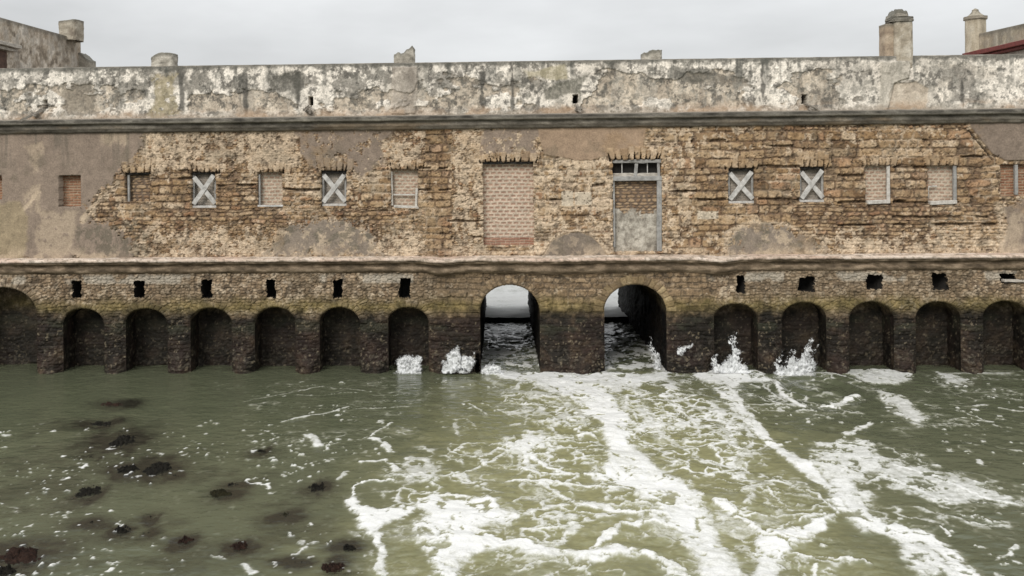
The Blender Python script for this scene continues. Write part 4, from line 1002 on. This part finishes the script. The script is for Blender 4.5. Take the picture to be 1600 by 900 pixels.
FS = [  # (polyline, width px at that place, strength)
    ([(548, 775), (556, 760), (573, 753), (621, 753)], 4, 1), ([(588, 838), (592, 863), (594, 885), (606, 910)], 14, .95), ([(573, 684), (588, 688), (603, 697), (610, 706)], 10, .85), ([(573, 684), (590, 672), (612, 660)], 4, .75),
    ([(570, 722), (603, 717), (621, 737)], 9, .85), ([(683, 752), (725, 738), (771, 718), (790, 706)], 6, .9), ([(705, 706), (735, 716), (768, 709), (779, 697)], 5, .8), ([(655, 790), (660, 778), (700, 772), (730, 772)], 6, .8),
    ([(801, 715), (819, 735), (870, 741), (925, 741)], 8, .9), ([(830, 709), (859, 731), (900, 740), (935, 742)], 9, .95), ([(793, 751), (850, 750), (903, 758), (991, 766)], 9, .95), ([(841, 750), (885, 777), (940, 795), (991, 806), (1045, 806)], 11, .95),
    ([(804, 808), (835, 797), (867, 790), (940, 787), (960, 800)], 14, .75), ([(870, 800), (885, 815), (900, 805)], 14, .7), ([(819, 838), (817, 826), (867, 824), (896, 820)], 7, .8), ([(925, 858), (951, 836), (969, 823), (1021, 818), (1055, 824)], 15, .95),
    ([(859, 687), (895, 684), (933, 677)], 5, .85), ([(804, 643), (841, 651), (878, 636)], 5, .75), ([(760, 592), (830, 618), (903, 640)], 14, .55), ([(800, 605), (880, 625), (920, 650)], 16, .55), ([(855, 700), (870, 680), (845, 660), (825, 655)], 5, .6),
    ([(1206, 592), (1232, 626), (1255, 637), (1300, 636), (1338, 618)], 9, .95), ([(1190, 600), (1225, 628)], 5, .7), ([(1206, 590), (1250, 582), (1300, 583), (1345, 598)], 4, .7), ([(1185, 620), (1215, 632), (1240, 640)], 4, .7),
    ([(1322, 679), (1345, 670), (1366, 663)], 12, .75), ([(1375, 660), (1400, 659)], 3, .8), ([(1112, 778), (1157, 808), (1202, 838)], 15, .95), ([(1086, 770), (1130, 785), (1170, 806), (1240, 806), (1300, 806)], 7, .8), ([(1202, 833), (1240, 815), (1300, 806)], 9, .85),
    ([(1195, 750), (1232, 754), (1277, 772), (1311, 804)], 5, .9), ([(1202, 761), (1220, 780), (1236, 797), (1250, 790)], 4, .85), ([(1169, 787), (1184, 756), (1200, 752)], 14, .6), ([(1169, 787), (1175, 770)], 6, .7),
    ([(1247, 866), (1300, 870), (1330, 874), (1360, 883)], 6, .85), ([(1272, 905), (1275, 880)], 7, .8), ([(1510, 806), (1530, 806), (1547, 816)], 7, .85), ([(1470, 824), (1480, 836)], 5, .8), ([(1555, 876), (1570, 860), (1588, 851)], 9, .75),
    ([(1531, 684), (1542, 692)], 8, .75), ([(1530, 718), (1538, 728)], 8, .7), ([(1500, 697), (1508, 702)], 6, .7), ([(1450, 633), (1482, 638)], 5, .75), ([(1522, 634), (1545, 632)], 6, .7), ([(1560, 638), (1600, 643)], 5, .7), ([(1495, 640), (1550, 660)], 4, .6), ([(1505, 652), (1550, 660)], 5, .7),
    ([(442, 660), (470, 652), (510, 645), (545, 636)], 5, .85), ([(380, 628), (430, 618), (500, 604), (580, 612)], 3, .5), ([(480, 680), (492, 685), (500, 696)], 14, .7), ([(500, 690), (540, 680)], 3, .6), ([(385, 750), (392, 758), (418, 756), (421, 764)], 6, .9), ([(458, 868), (478, 855), (495, 846)], 6, .85), ([(376, 884), (392, 895)], 11, .8),
    ([(335, 868), (355, 874)], 6, .7), ([(710, 660), (712, 672), (720, 680)], 7, .6), ([(712, 658), (730, 655), (745, 668)], 4, .6), ([(733, 630), (757, 648)], 4, .7), ([(755, 630), (785, 642)], 4, .7), ([(543, 738), (530, 750)], 8, .6), ([(560, 638), (640, 636)], 3, .6),
    ([(1120, 660), (1145, 690), (1160, 720)], 12, .6), ([(1040, 620), (1080, 650), (1140, 690)], 8, .6), ([(1000, 640), (1050, 690), (1100, 720), (1160, 730)], 14, .7), ([(1010, 610), (1060, 620), (1110, 650)], 10, .6), ([(1118, 600), (1140, 630), (1162, 655), (1195, 685), (1230, 712), (1262, 735)], 13, 1.0), ([(1100, 745), (1150, 730), (1175, 690), (1160, 650)], 9, .7),
    ([(1375, 740), (1420, 760), (1480, 785)], 8, .8), ([(1400, 730), (1460, 745), (1540, 778), (1605, 792)], 8, .9), ([(0, 787), (25, 795)], 4, .6), ([(1345, 757), (1400, 735), (1440, 730)], 8, .7),
    ([(985, 585), (1010, 640), (1035, 690)], 16, .55), ([(1030, 640), (1110, 640), (1150, 670)], 6, .5), ([(1225, 868), (1247, 866)], 6, .8), ([(940, 700), (900, 712), (880, 700)], 4, .6), ([(900, 700), (895, 725)], 4, .6), ([(1118, 880), (1160, 860), (1200, 860)], 3, .4),
]
LACE = [([(960, 590), (1045, 590), (1090, 615), (1165, 655), (1182, 700), (1150, 748), (1090, 750), (1030, 730), (985, 680), (985, 650), (955, 610)], .60), ([(780, 600), (870, 610), (940, 660), (950, 730), (860, 720), (830, 660), (790, 630)], .5),
        ([(640, 690), (900, 700), (1010, 770), (1090, 830), (1050, 905), (700, 905), (640, 830), (580, 760)], .40), ([(1080, 740), (1260, 730), (1330, 830), (1300, 905), (1100, 905)], .36), ([(1280, 690), (1420, 700), (1600, 770), (1620, 830), (1400, 830), (1290, 760)], .30),
        ([(1020, 580), (1320, 580), (1350, 640), (1200, 660), (1100, 640)], .34), ([(1330, 575), (1640, 580), (1640, 700), (1400, 700)], .16), ([(530, 740), (640, 700), (700, 905), (560, 905)], .14), ([(350, 600), (760, 585), (800, 680), (560, 740), (420, 690)], .12)]
ROCKS = [(192, 690, 40, 26, 0), (158, 662, 44, 10, 0), (176, 633, 50, 8, 1), (145, 714, 22, 6, 0), (200, 734, 32, 15, 0), (247, 733, 42, 26, 0), (268, 744, 24, 9, 0), (138, 769, 38, 20, 0), (345, 771, 38, 13, 2), (364, 757, 26, 7, 0), (407, 705, 24, 7, 0),
         (495, 762, 26, 13, 0), (449, 804, 30, 11, 2), (140, 818, 40, 9, 0), (190, 829, 34, 15, 0), (231, 808, 28, 11, 0), (229, 833, 24, 10, 0), (290, 845, 22, 14, 1), (376, 854, 26, 13, 1), (34, 868, 64, 30, 1), (521, 886, 40, 20, 1), (466, 878, 28, 9, 0), (545, 856, 20, 12, 0), (8, 893, 40, 20, 0)]

WIN_X = (-13.2, 13.2); WIN_Y = (-12.2, .75)
def lines(lo, hi, st, far0, far1):
    c = list(np.arange(lo, hi + st / 2, st)); s = st; v = lo; left = []
    while v > far0: s *= 1.35; v -= s; left.append(v)
    s = st; v = hi; rt = []
    while v < far1: s *= 1.35; v += s; rt.append(v)
    return np.array(left[::-1] + c + rt)


xs = lines(*WIN_X, .022, -700, 700); ysw = np.concatenate([lines(WIN_Y[0], WIN_Y[1], .022, -900, WIN_Y[1] - 1), np.arange(.80, 6.31, .035)])
X, Y = np.meshgrid(xs, ysw)
fin = (np.abs(X) < 13.4) & (Y > -12.4)
xf, yf = X[fin], Y[fin]
# swirl the coordinates a little so nothing runs straight
wn1 = fbm(xf * 1.6, yf * 1.6, 4, 800, .6) - .5; wn2 = fbm(xf * 1.6, yf * 1.6, 4, 805, .6) - .5; wn3 = fbm(xf * 7, yf * 7, 3, 810, .6) - .5; wn4 = fbm(xf * 7, yf * 7, 3, 814, .6) - .5
wn5 = fbm(xf * 17, yf * 15, 3, 816, .6) - .5; qx = xf + .12 * wn1 + .13 * wn3 + .03 * wn5; qy = yf + .14 * wn2 + .16 * wn4 + .03 * wn5
nf = fbm(xf * 5, yf * 4, 5, 820, .66) - .5
foam = np.zeros(xf.shape)
for pts, st, ed, rag in FP:
    W = ww(pts); bx0, by0 = W.min(0) - .6; bx1, by1 = W.max(0) + .6
    m = (qx > bx0) & (qx < bx1) & (qy > by0) & (qy < by1)
    s = sdist(qx[m], qy[m], W); v = sst(-ed * 2.2, ed * 1.6, s + nf[m] * rag * 1.6); v = v * st
    foam[m] = np.maximum(foam[m], v)
for pts, wd, st in FS:
    P_ = np.array(pts, float); P2 = []
    for i in range(len(P_) - 1):      # smooth the polyline a little
        for f in (0, .5): P2.append(P_[i] * (1 - f) + P_[i + 1] * f)
    P2.append(P_[-1]); W = ww(P2)
    ym = P_[:, 1].mean(); xl, _y = on_water(P_[:, 0].mean(), ym); xr, _y = on_water(P_[:, 0].mean() + wd, ym); hw = abs(float(xr - xl)) / 2
    bx0, by0 = W.min(0) - .6; bx1, by1 = W.max(0) + .6; m = (qx > bx0) & (qx < bx1) & (qy > by0) & (qy < by1)
    dd = ldist(qx[m], qy[m], W); v = sst(hw * 1.5, hw * .6, dd + nf[m] * hw * 1.8) * st; foam[m] = np.maximum(foam[m], v)
lace = np.zeros(xf.shape)
for pts, st in LACE:
    s = sdist(xf, yf, ww(pts)); lace = np.maximum(lace, sst(-.45, .35, s + wn1 * .9) * st)
# filament net: Voronoi cell borders in the swirled water
c1x = xf + 1.0 * wn1 + .20 * wn3 + .02 * wn5; c1y = yf + 1.0 * wn2 + .24 * wn4 + .02 * wn5
f1, f2, a1, a2 = voro(c1x * 2.0, c1y * 2.1, 20); net1 = (f2 - f1)
f1, f2, b1, b2 = voro(c1x * 6.2 + 4, c1y * 5.4, 24); net2 = (f2 - f1)
patch = fbm(xf * 1.7, yf * 1.7, 4, 830)
nt_ = np.maximum(sst(.26, .02, net1) * .95, sst(.26, .03, net2) * .75 * sst(.50, .62, fbm(xf * 2.6, yf * 2.6, 3, 833))) * sst(.95 - lace * .95, 1.12 - lace * .95, patch + .30) 
foam = np.maximum(foam, nt_ * sst(0, .1, lace) * (.35 + .65 * lace / .6))
# holes torn into the dense foam
hole = sst(.63, .70, fbm(c1x * 3.8, c1y * 3.0, 4, 834, .62)); foam = foam * (1 - .8 * hole); f1, f2, h1, h2 = voro(c1x * 7, c1y * 6, 28); foam = foam * (1 - .75 * sst(.34, .2, f1) * (h1 < .22)); foam = foam * (1 - .22 * sst(.46, .62, fbm(c1x * 1.5 + 7, c1y * 1.5, 4, 836, .6)))
# ribbons fanning out of the two channel mouths
for (sx_, sy_, reg, st) in ((840, 560, [(760, 590), (900, 596), (950, 680), (960, 760), (800, 750), (700, 690)], .66), (985, 560, [(950, 590), (1060, 590), (1180, 660), (1200, 760), (1100, 800), (1000, 740)], .80), (900, 540, [(640, 740), (1000, 760), (1200, 800), (1300, 905), (600, 905)], .5)):
    ox, oy = [float(v) for v in on_water(sx_, sy_)]; an_ = np.arctan2(xf - ox + .28 * wn1 * 2, oy - yf + .3); rr_ = np.hypot(xf - ox, yf - oy)
    rb_ = fbm(an_ * 15 + 1.3 * wn1 + .5 * wn3, rr_ * 1.15 + 1.2 * wn2, 5, 838, .58); mk = sst(-.35, .4, sdist(xf, yf, ww(reg)) + .8 * wn1)
    foam = np.maximum(foam, sst(.585, .70, rb_) * mk * st)
# the thick cores of the streams, torn only a little
for pts, wd in (([(860, 592), (925, 608), (945, 640), (962, 680), (985, 712), (1030, 752), (1078, 800), (1100, 840), (1125, 905)], 46), ([(1130, 580), (1140, 605), (1160, 640), (1205, 692), (1262, 738), (1305, 765), (1330, 792), (1352, 818), (1405, 842), (1450, 868), (1495, 905)], 20),
                ([(1310, 745), (1335, 790), (1360, 818)], 34), ([(690, 790), (690, 840), (700, 890)], 34), ([(705, 835), (800, 848), (900, 868), (1000, 868), (1070, 892)], 13), ([(550, 795), (600, 806), (640, 800)], 16), ([(1200, 840), (1195, 900)], 26), ([(700, 790), (770, 800)], 34), ([(755, 583), (850, 590), (960, 592), (1040, 588)], 16), ([(1095, 582), (1160, 582)], 10)):
    P_ = np.array(pts, float); W = ww(pts); ym = P_[:, 1].mean(); xl, _y = on_water(800, ym); xr, _y = on_water(800 + wd, ym); hw = abs(float(xr - xl)) / 2; dd = ldist(qx, qy, W)
    foam = np.maximum(foam, sst(hw * 1.3, hw * .5, dd + nf * hw * 1.5) * (.82 + .3 * wn3) * (1 - .6 * hole))
# drifting flecks
def flecks(cov_poly, dens, sc, seed, size):
    global foam
    s = sst(-.5, .3, sdist(xf, yf, ww(cov_poly))); f1, f2, r1_, r2_ = voro(xf * sc, yf * sc * .8, seed); clump = sst(.42, .60, fbm(xf * .9, yf * .9, 3, seed + 3))
    v = sst(size, size * .3, f1 * (1 + 3.0 * wn3 + 2.4 * wn5) * (.7 + .9 * r2_)) * ((r1_ < dens)) * s * np.clip(clump + .15, 0, 1) * (.5 + .4 * r2_); foam = np.maximum(foam, v)
flecks([(-200, 680), (300, 650), (560, 700), (580, 920), (-200, 920)], .13, 8.0, 840, .27); flecks([(-200, 690), (560, 690), (580, 920), (-200, 920)], .14, 14, 846, .28)
flecks([(340, 600), (800, 590), (800, 700), (420, 720)], .30, 7.5, 852, .30); flecks([(1180, 590), (1700, 590), (1700, 910), (1180, 910)], .16, 6.5, 858, .30)
# long thin scum lines curving through the quiet water left of the channels
cu = np.hypot(xf + 1.5, (yf + 9) * 1.25); ln = np.abs(np.sin(cu * 7 + 6 * wn1)); v = sst(.10, .02, ln) * sst(.56, .66, fbm(xf * 1.5, yf * 3, 4, 860)) * sst(-.4, .3, sdist(xf, yf, ww([(330, 600), (760, 588), (820, 660), (600, 720), (430, 700)]))) * .6
foam = np.maximum(foam, v)
# inside the channels: streaky broken foam
tun = sst(.0, .25, yf); v = sst(.475, .56, fbm(xf * 5 + wn1 * 3 + wn3, yf * 4.4, 5, 864, .66)) * .85 * sst(10, .4, yf); intun = np.zeros(xf.shape, bool)
for i in (7, 8): intun |= np.abs(xf - ARCH[i]['x']) < ARCH[i]['w'] + .1
foam = np.where((yf > .05) & intun, np.maximum(foam * (1 - tun), v * tun), np.where(yf > .1, 0, foam))
for i in (7, 8):
    A = ARCH[i]; e = np.abs(np.abs(xf - A['x']) - A['w']); foam = np.where(yf > -.2, np.maximum(foam, sst(.20, .0, e + .3 * nf) * .8 * sst(6.5, 0, yf) * (.5 if i == 7 else 1)), foam)
# the wall's own foot: a thin bright wash on the right, nothing on the left
foot = sst(.16, .03, np.abs(yf + .22 + .1 * wn1)) * sst(.3, 1.2, xf) * .5 * sst(.45, .6, vn(xf * 2, yf, 870)); foam = np.maximum(foam, foot)
FO = np.zeros(X.shape); FO[fin] = foam
# turbid sand-coloured plume in the middle
tx, ty = xf, yf; plume = sst(-2.4, 1.2, sdist(xf, yf, ww([(800, 600), (1000, 600), (1160, 680), (1300, 905), (640, 905), (700, 760)])) + wn1 * 1.6)
PL = np.zeros(X.shape); PL[fin] = plume
weed = np.zeros(xf.shape)
for (px, py, w_, h_, c) in ROCKS:
    for k in range(3):
        g = random.Random(int(px * 7 + py + k)); cx1, cy1 = on_water(px + g.uniform(-.35, .5) * w_, py + g.uniform(-.3, .5) * h_); xr, _ = on_water(px + w_ * g.uniform(.5, .95), py); rx = (abs(float(xr - cx1)) + .03) * 1.1; _, yr = on_water(px, py + h_ * .8); _, yq = on_water(px, py); ry = abs(float(yr - yq)) + .05
        q = ((xf - cx1) / rx) ** 2 + ((yf - cy1) / ry) ** 2; m = q < 7; weed[m] = np.maximum(weed[m], np.exp(-q[m] * .85 + nf[m] * 1.8) * (1.5 if k == 0 else 1.0))
sh = sst(-.6, .8, sdist(xf, yf, ww([(60, 640), (260, 660), (420, 720), (560, 790), (570, 940), (-160, 940), (-60, 740)]))) * sst(.45, .68, fbm(xf * 1.3, yf * 1.6, 5, 874, .6)) * .5
weed = np.maximum(weed, sh); WE = np.zeros(X.shape); WE[fin] = weed
# surface relief
calm = np.where(X < 0, 1, 1) * 1.0
turb = np.zeros(X.shape); turb[fin] = np.clip(plume * .6 + foam * .4, 0, 1)
near = (np.abs(X) < 30) & (Y > -40)
Zw = np.zeros(X.shape); xn, yn = X[near], Y[near]
rip = (fbm(xn * 2.2 + .4 * yn, yn * 3.4, 4, 880, .55) - .5) * .05 + (fbm(xn * 7, yn * 11, 3, 884, .5) - .5) * .014
big = (fbm(xn * 1.1, yn * 1.3, 4, 888, .6) - .5) * .20 + (fbm(xn * 4.5, yn * 4.5, 4, 890, .6) - .5) * .07
tn = turb[near]; rgt = .45 + .4 * sst(-4, 3, xn)
tunl = sst(0, 1, yn); Zw[near] = rip * rgt * (1 - .3 * tn) + big * tn * .8 + tunl * ((fbm(xn * 4.0, yn * 4.2, 4, 893, .55) - .5) * .075 + .0)
# the swirl ring on the right
cx1, cy1 = on_water(1275, 606); rr = np.hypot((xn - cx1), (yn - cy1) * .85); Zw[near] += .03 * np.cos(rr * 16) * np.exp(-((rr - .6) / .6) ** 2)
Zw[fin] += .018 * sst(.3, .9, foam) + .015 * (nf) * foam
SHD = np.zeros(X.shape)
keepw = np.ones(X.shape, bool); inside = Y > .85
tt = np.zeros(X.shape, bool)
for i in (7, 8): tt |= np.abs(X - ARCH[i]['x']) < ARCH[i]['w'] + .12
keepw &= ~inside | tt
keepw &= ~((np.abs(X) > 14.6) & (Y > 9))

m, t, b = new_mat('murky_sea_water')
af = N(t, 'ShaderNodeAttribute', attribute_name='foam'); ap = N(t, 'ShaderNodeAttribute', attribute_name='plume'); aw = N(t, 'ShaderNodeAttribute', attribute_name='weed')
g = N(t, 'ShaderNodeTexCoord'); mpw = N(t, 'ShaderNodeMapping'); t.links.new(g.outputs['Object'], mpw.inputs[0])
def noise(scale, det=4, rgh=.6, sc=(1, 1, 1)):
    mm = N(t, 'ShaderNodeMapping'); mm.inputs['Scale'].default_value = sc; t.links.new(g.outputs['Object'], mm.inputs[0]); q = N(t, 'ShaderNodeTexNoise'); q.inputs['Scale'].default_value = scale; q.inputs['Detail'].default_value = det; q.inputs['Roughness'].default_value = rgh; t.links.new(mm.outputs[0], q.inputs['Vector']); return q.outputs[0]
nb = noise(.5, 3); nfine = noise(34, 5, .7); nmid = noise(9, 5, .65)
base = mixc(t, nb, (.072, .080, .050), (.104, .112, .068))
base = mixc(t, mathn(t, 'MULTIPLY', ap.outputs['Fac'], mathn(t, 'ADD', nmid, .35), True), base, (.235, .228, .118))
milk = mathn(t, 'MULTIPLY', mathn(t, 'MINIMUM', af.outputs['Fac'], .38), mathn(t, 'ADD', nmid, .45), True); base = mixc(t, milk, base, (.40, .40, .31))
weedf = mathn(t, 'MULTIPLY', aw.outputs['Fac'], mathn(t, 'ADD', nmid, .45), True)
base = mixc(t, weedf, base, (.026, .025, .018))
# foam threshold broken by bubbles
fv = mathn(t, 'ADD', af.outputs['Fac'], mathn(t, 'MULTIPLY', mathn(t, 'SUBTRACT', nfine, .5), .42)); fv = mathn(t, 'ADD', fv, mathn(t, 'MULTIPLY', mathn(t, 'SUBTRACT', nmid, .5), .75))
mr = N(t, 'ShaderNodeMapRange'); mr.interpolation_type = 'SMOOTHSTEP'; mr.inputs[1].default_value = .24; mr.inputs[2].default_value = .98; t.links.new(fv, mr.inputs[0]); ff = mr.outputs[0]
thin = N(t, 'ShaderNodeMapRange'); thin.interpolation_type = 'SMOOTHSTEP'; thin.inputs[1].default_value = .0; thin.inputs[2].default_value = .2; t.links.new(af.outputs['Fac'], thin.inputs[0])
ff = mathn(t, 'MULTIPLY', ff, thin.outputs[0])
fcol = mixc(t, nfine, (.52, .52, .50), (.84, .84, .82))
t.links.new(mixc(t, ff, base, fcol), b.inputs['Base Color'])
t.links.new(mathn(t, 'ADD', mathn(t, 'MULTIPLY', ff, .6), .13), b.inputs['Roughness']); b.inputs['IOR'].default_value = 1.333
bn = mathn(t, 'ADD', mathn(t, 'MULTIPLY', noise(5, 4, .5, (1, 1.7, 1)), .7), mathn(t, 'MULTIPLY', noise(19, 3, .5, (1, 1.6, 1)), .18)); bn = mathn(t, 'ADD', bn, mathn(t, 'MULTIPLY', mathn(t, 'MULTIPLY', nfine, ff), .5))
bp = N(t, 'ShaderNodeBump'); bp.inputs['Strength'].default_value = .38; bp.inputs['Distance'].default_value = .05; t.links.new(bn, bp.inputs['Height']); t.links.new(bp.outputs[0], b.inputs['Normal'])
WATER = m
wo_ = grid('water', np.stack([X, Y, Zw], -1), WATER, None, None, keepw, {'foam': FO, 'plume': PL, 'weed': WE}); wo_['kind'] = 'structure'
# upstream basin, a little higher, foaming where it gathers before the channel mouths
xb_ = lines(-6, 8, .08, -700, 700); yb_ = lines(6.32, 14, .06, 6.0, 900); yb_ = yb_[yb_ > 6.3]
X, Y = np.meshgrid(xb_, yb_); kp = (Y > 8.38)
for i in (7, 8): kp |= np.abs(X - ARCH[i]['x']) < ARCH[i]['w'] + .1
fo = sst(22, 9, Y) * (1.0 + .9 * (fbm(X * 2, Y * 1.2, 5, 900, .65) - .5)) * sst(9, 5, np.abs(X - 1)); o = grid('water', np.stack([X, Y, .10 + .10 * (fbm(X * 2.4, Y * 2.4, 4, 903) - .3) * (np.abs(X) < 40)], -1), WATER, None, None, kp, {'foam': fo, 'plume': X * 0, 'weed': X * 0}); o['kind'] = 'structure'
# sea bed
bm = bmesh.new(); bmesh.ops.create_grid(bm, x_segments=4, y_segments=4, size=900, matrix=Matrix.Translation((0, 0, -2.2))); o = link_bm('seabed', bm, simple_mat('silt', (.05, .045, .03), (.09, .08, .055), 1.0)); o['kind'] = 'structure'

# ------------------------------------------------------------------ weed-covered rocks breaking the surface
WEED = [simple_mat('black_weed', (.003, .003, .0025), (.016, .014, .010), 22, rough=.8, bump=1.0, spec=.12), simple_mat('rusty_weed', (.008, .005, .004), (.036, .019, .013), 20, rough=.8, bump=1.0, spec=.12), simple_mat('olive_weed', (.006, .006, .003), (.026, .023, .010), 20, rough=.8, bump=1.0, spec=.12)]
RL = ['large black weedy rock standing apart above the middle row in the left shallows', 'flat dark weedy rock just under the surface nearest the wall but one', 'faint rusty patch of weed under water nearest the wall', 'small dark weedy stone below left of the large black rock',
      'round dark weedy rock directly left of the biggest clump in the middle row', 'biggest black weed clump in the middle of the left shallows', 'low dark weed lying against the right foot of the biggest clump', 'dark tufted weedy rock at the left below the middle row',
      'olive black weedy rock left of the squiggle of foam', 'low weed strip just behind the olive rock by the foam squiggle', 'faint weed patch alone toward the middle of the water', 'round black rock farthest right beside the open water', 'olive weedy stone below left of the round black rock',
      'long faint weed strip left of the lower group', 'leaning dark rock in the lower left group', 'upper right rock of the lower left group', 'lower right small rock of the lower left group', 'small rusty rock between the lower group and the bottom edge', 'small reddish rock right of the rusty one near the bottom',
      'wide reddish black weedy rock in the bottom left corner', 'reddish brown weedy rock at the bottom edge beside the foam', 'low dark weed left of the reddish rock at the bottom edge', 'small dark rock just above the reddish rock at the bottom edge', 'black weed at the very bottom left corner of the water']
for i, (px, py, w_, h_, c) in enumerate(ROCKS):
    cx1, cy1 = [float(v) for v in on_water(px, py)]; xr, _ = on_water(px + w_ / 2, py); rx = abs(float(xr) - cx1); _, yr = on_water(px, py + h_ / 2); ry = abs(float(yr) - cy1)
    hz = min(.10, .25 * rx + .01); low = h_ < 12
    T, Pp = np.meshgrid(np.linspace(0, 2 * math.pi, 73), np.linspace(0.02, 1, 30)); rad = Pp * 1.05
    n1 = fbm(np.cos(T) * rad * 3 + i * 3, np.sin(T) * rad * 3, 5, 910 + i, .65); edge = 1.18 + .8 * (fbm(np.cos(T) * 1.6 + i, np.sin(T) * 1.6 + i, 4, 960, .6) - .5) * 2 * .6
    n5 = fbm(np.cos(T) * rad * 9 + i * 3, np.sin(T) * rad * 9, 4, 940 + i, .7); Zr = hz * (1.35 * (1 - rad ** 2) - .35) + (n1 - .5) * .14 + (n5 - .5) * .10 - (.06 if low else .022)
    Xr = cx1 + rx * rad * edge * np.cos(T) + ry * .0; Yr = cy1 + ry * .8 * rad * edge * np.sin(T)
    Zr = np.where(Pp > .96, -.25, Zr)
    o = grid('weedy_rock', np.stack([Xr, Yr, Zr], -1), WEED[c], None, flip=False)
    me = o.data; me.transform(Matrix.Translation((-cx1, -cy1, 0))); o.location = (cx1, cy1, 0)
    tag(o, RL[i], 'rock', 'weed-covered rocks in the shallow water')

# ------------------------------------------------------------------ splashes against the foot of the wall
m, t, b = new_mat('white_splash'); b.inputs['Base Color'].default_value = (.62, .63, .63, 1); b.inputs['Roughness'].default_value = .45; SPL = m


def splash(px, py, pw, ph, Yw, seed, label, shape, lift=0.0):
    """one folded, frothy sheet of spray; shape(u, v) gives its density across (u -1..1) and up (v 0..1)"""
    xc, zc = px_on(px, py, Yw); xr, _ = px_on(px + pw / 2, py, Yw); W2 = xr - xc; _, zt_ = px_on(px, py - ph, Yw); Hh = zt_ - zc
    rows = []; al = []; K = 46; us = np.linspace(-1.25, 1.25, 70)
    for layer in range(4):
        vs_ = np.linspace(0, 1.25, K); vs_ = vs_ if layer % 2 == 0 else vs_[::-1]; U, V_ = np.meshgrid(us, vs_)
        nz = fbm(U * W2 * 9 + seed * 3 + layer, V_ * Hh * 9, 4, 970 + layer, .65) - .5; n2_ = fbm(U * W2 * 30 + layer, V_ * Hh * 26, 3, 980 + layer, .6) - .5
        big_ = fbm(U * W2 * 3.5 + seed * 5, V_ * Hh * 4, 3, 990 + seed, .6) - .5; dens = shape(U + nz * .9 + big_ * .5, V_ + nz * .7 + big_ * .7) * (1 - .10 * layer); yy = Yw - .10 * (1 - .6 * V_) + layer * .045 + nz * .12 + n2_ * .04
        rows.append(np.stack([xc + U * W2, yy, zc + lift - .02 + V_ * Hh + n2_ * .02], -1)); al.append(dens * (.92 + .5 * big_) + (nz * .9 + n2_ * 1.3) * (.35 + .65 * dens))
    P = np.concatenate(rows, 0); A_ = np.concatenate(al, 0); P = P - np.array([xc, Yw, 0])
    o = grid('splash', P, SPL, None, None, sst(0, 1, A_) >= 0, {'dens': A_}); o.location = (xc, Yw, 0); tag(o, label, 'splash', 'splashes of white foam along the foot of the wall'); return o


nt2 = SPL.node_tree; b2 = nt2.nodes['Principled BSDF']; at2 = N(nt2, 'ShaderNodeAttribute', attribute_name='dens'); tc2 = N(nt2, 'ShaderNodeTexCoord'); no2 = N(nt2, 'ShaderNodeTexNoise'); no2.inputs['Scale'].default_value = 42; no2.inputs['Detail'].default_value = 4
nt2.links.new(tc2.outputs['Object'], no2.inputs['Vector']); mr2 = N(nt2, 'ShaderNodeMapRange'); mr2.inputs[1].default_value = .30; mr2.inputs[2].default_value = .95
nt2.links.new(mathn(nt2, 'ADD', at2.outputs['Fac'], mathn(nt2, 'MULTIPLY', mathn(nt2, 'SUBTRACT', no2.outputs[0], .5), 1.1)), mr2.inputs[0]); nt2.links.new(mr2.outputs[0], b2.inputs['Alpha'])
def bump_(u, v, c, w_, h_, v0=0.0): return sst(1.15, .55, np.sqrt(((u - c) / w_) ** 2 + ((v - v0) / h_) ** 2))
def spike(u, v, c0, c1, w_, h_): return sst(1.1, .2, np.abs(u - c0 - (c1 - c0) * v) / (w_ * np.clip(1.05 - v / h_, .001, 2))) * (v < h_ * 1.1)
sh_block = lambda u, v: np.maximum(sst(1.0, .75, np.abs(u)) * sst(.95, .6, v + .1 * np.sin(u * 7)), 0)
sh_lobes = lambda u, v: np.maximum(bump_(u, v, -.40, .56, .50, .50), bump_(u, v, .48, .46, .42, .40))
sh_low = lambda u, v: bump_(u, v, 0, .9, .8)
sh_tall = lambda u, v: np.maximum.reduce([bump_(u, v, .1, 1.1, .38), spike(u, v, .25, .15, .34, 1.1), spike(u, v, -.72, -.78, .20, .62), spike(u, v, .5, .75, .2, .5)])
sh_fan = lambda u, v: np.maximum.reduce([bump_(u, v, -.1, 1.0, .45), spike(u, v, -.75, -.62, .22, .8), spike(u, v, -.2, -.1, .26, .9), spike(u, v, .2, .62, .30, 1.1), spike(u, v, .4, .95, .16, .75)])
sh_ring = lambda u, v: np.maximum.reduce([bump_(u, v, -.35, .42, .30, .35), spike(u, v, -.5, .3, .25, .9) * .8, bump_(u, v, .5, .35, .16, .62) * .8]) * .9
splash(639, 582, 42, 30, -.12, 1, 'low white block of foam spilling out of the niche left of the two channels', sh_block)
splash(718, 581, 50, 37, -.32, 2, 'rounded two-lobed white foam clump on the pier left of the first channel', sh_lobes)
splash(768, 584, 40, 26, -.26, 8, 'small white froth at the left foot of the first channel', sh_low)
splash(1140, 580, 60, 50, -.26, 4, 'tall thin white splash leaping in the first niche right of the channels', sh_tall)
splash(1243, 584, 66, 46, -.26, 5, 'spiky fanned white splash leaping in the second niche right of the channels', sh_fan)
splash(1070, 553, 26, 22, -.27, 6, 'small loose scrap of spray on the pier right of the second channel', sh_ring)
splash(1024, 584, 30, 48, .25, 9, 'thin white spray along the right side of the second channel', lambda u, v: spike(u, v, .5, -.5, .45, 1.1))
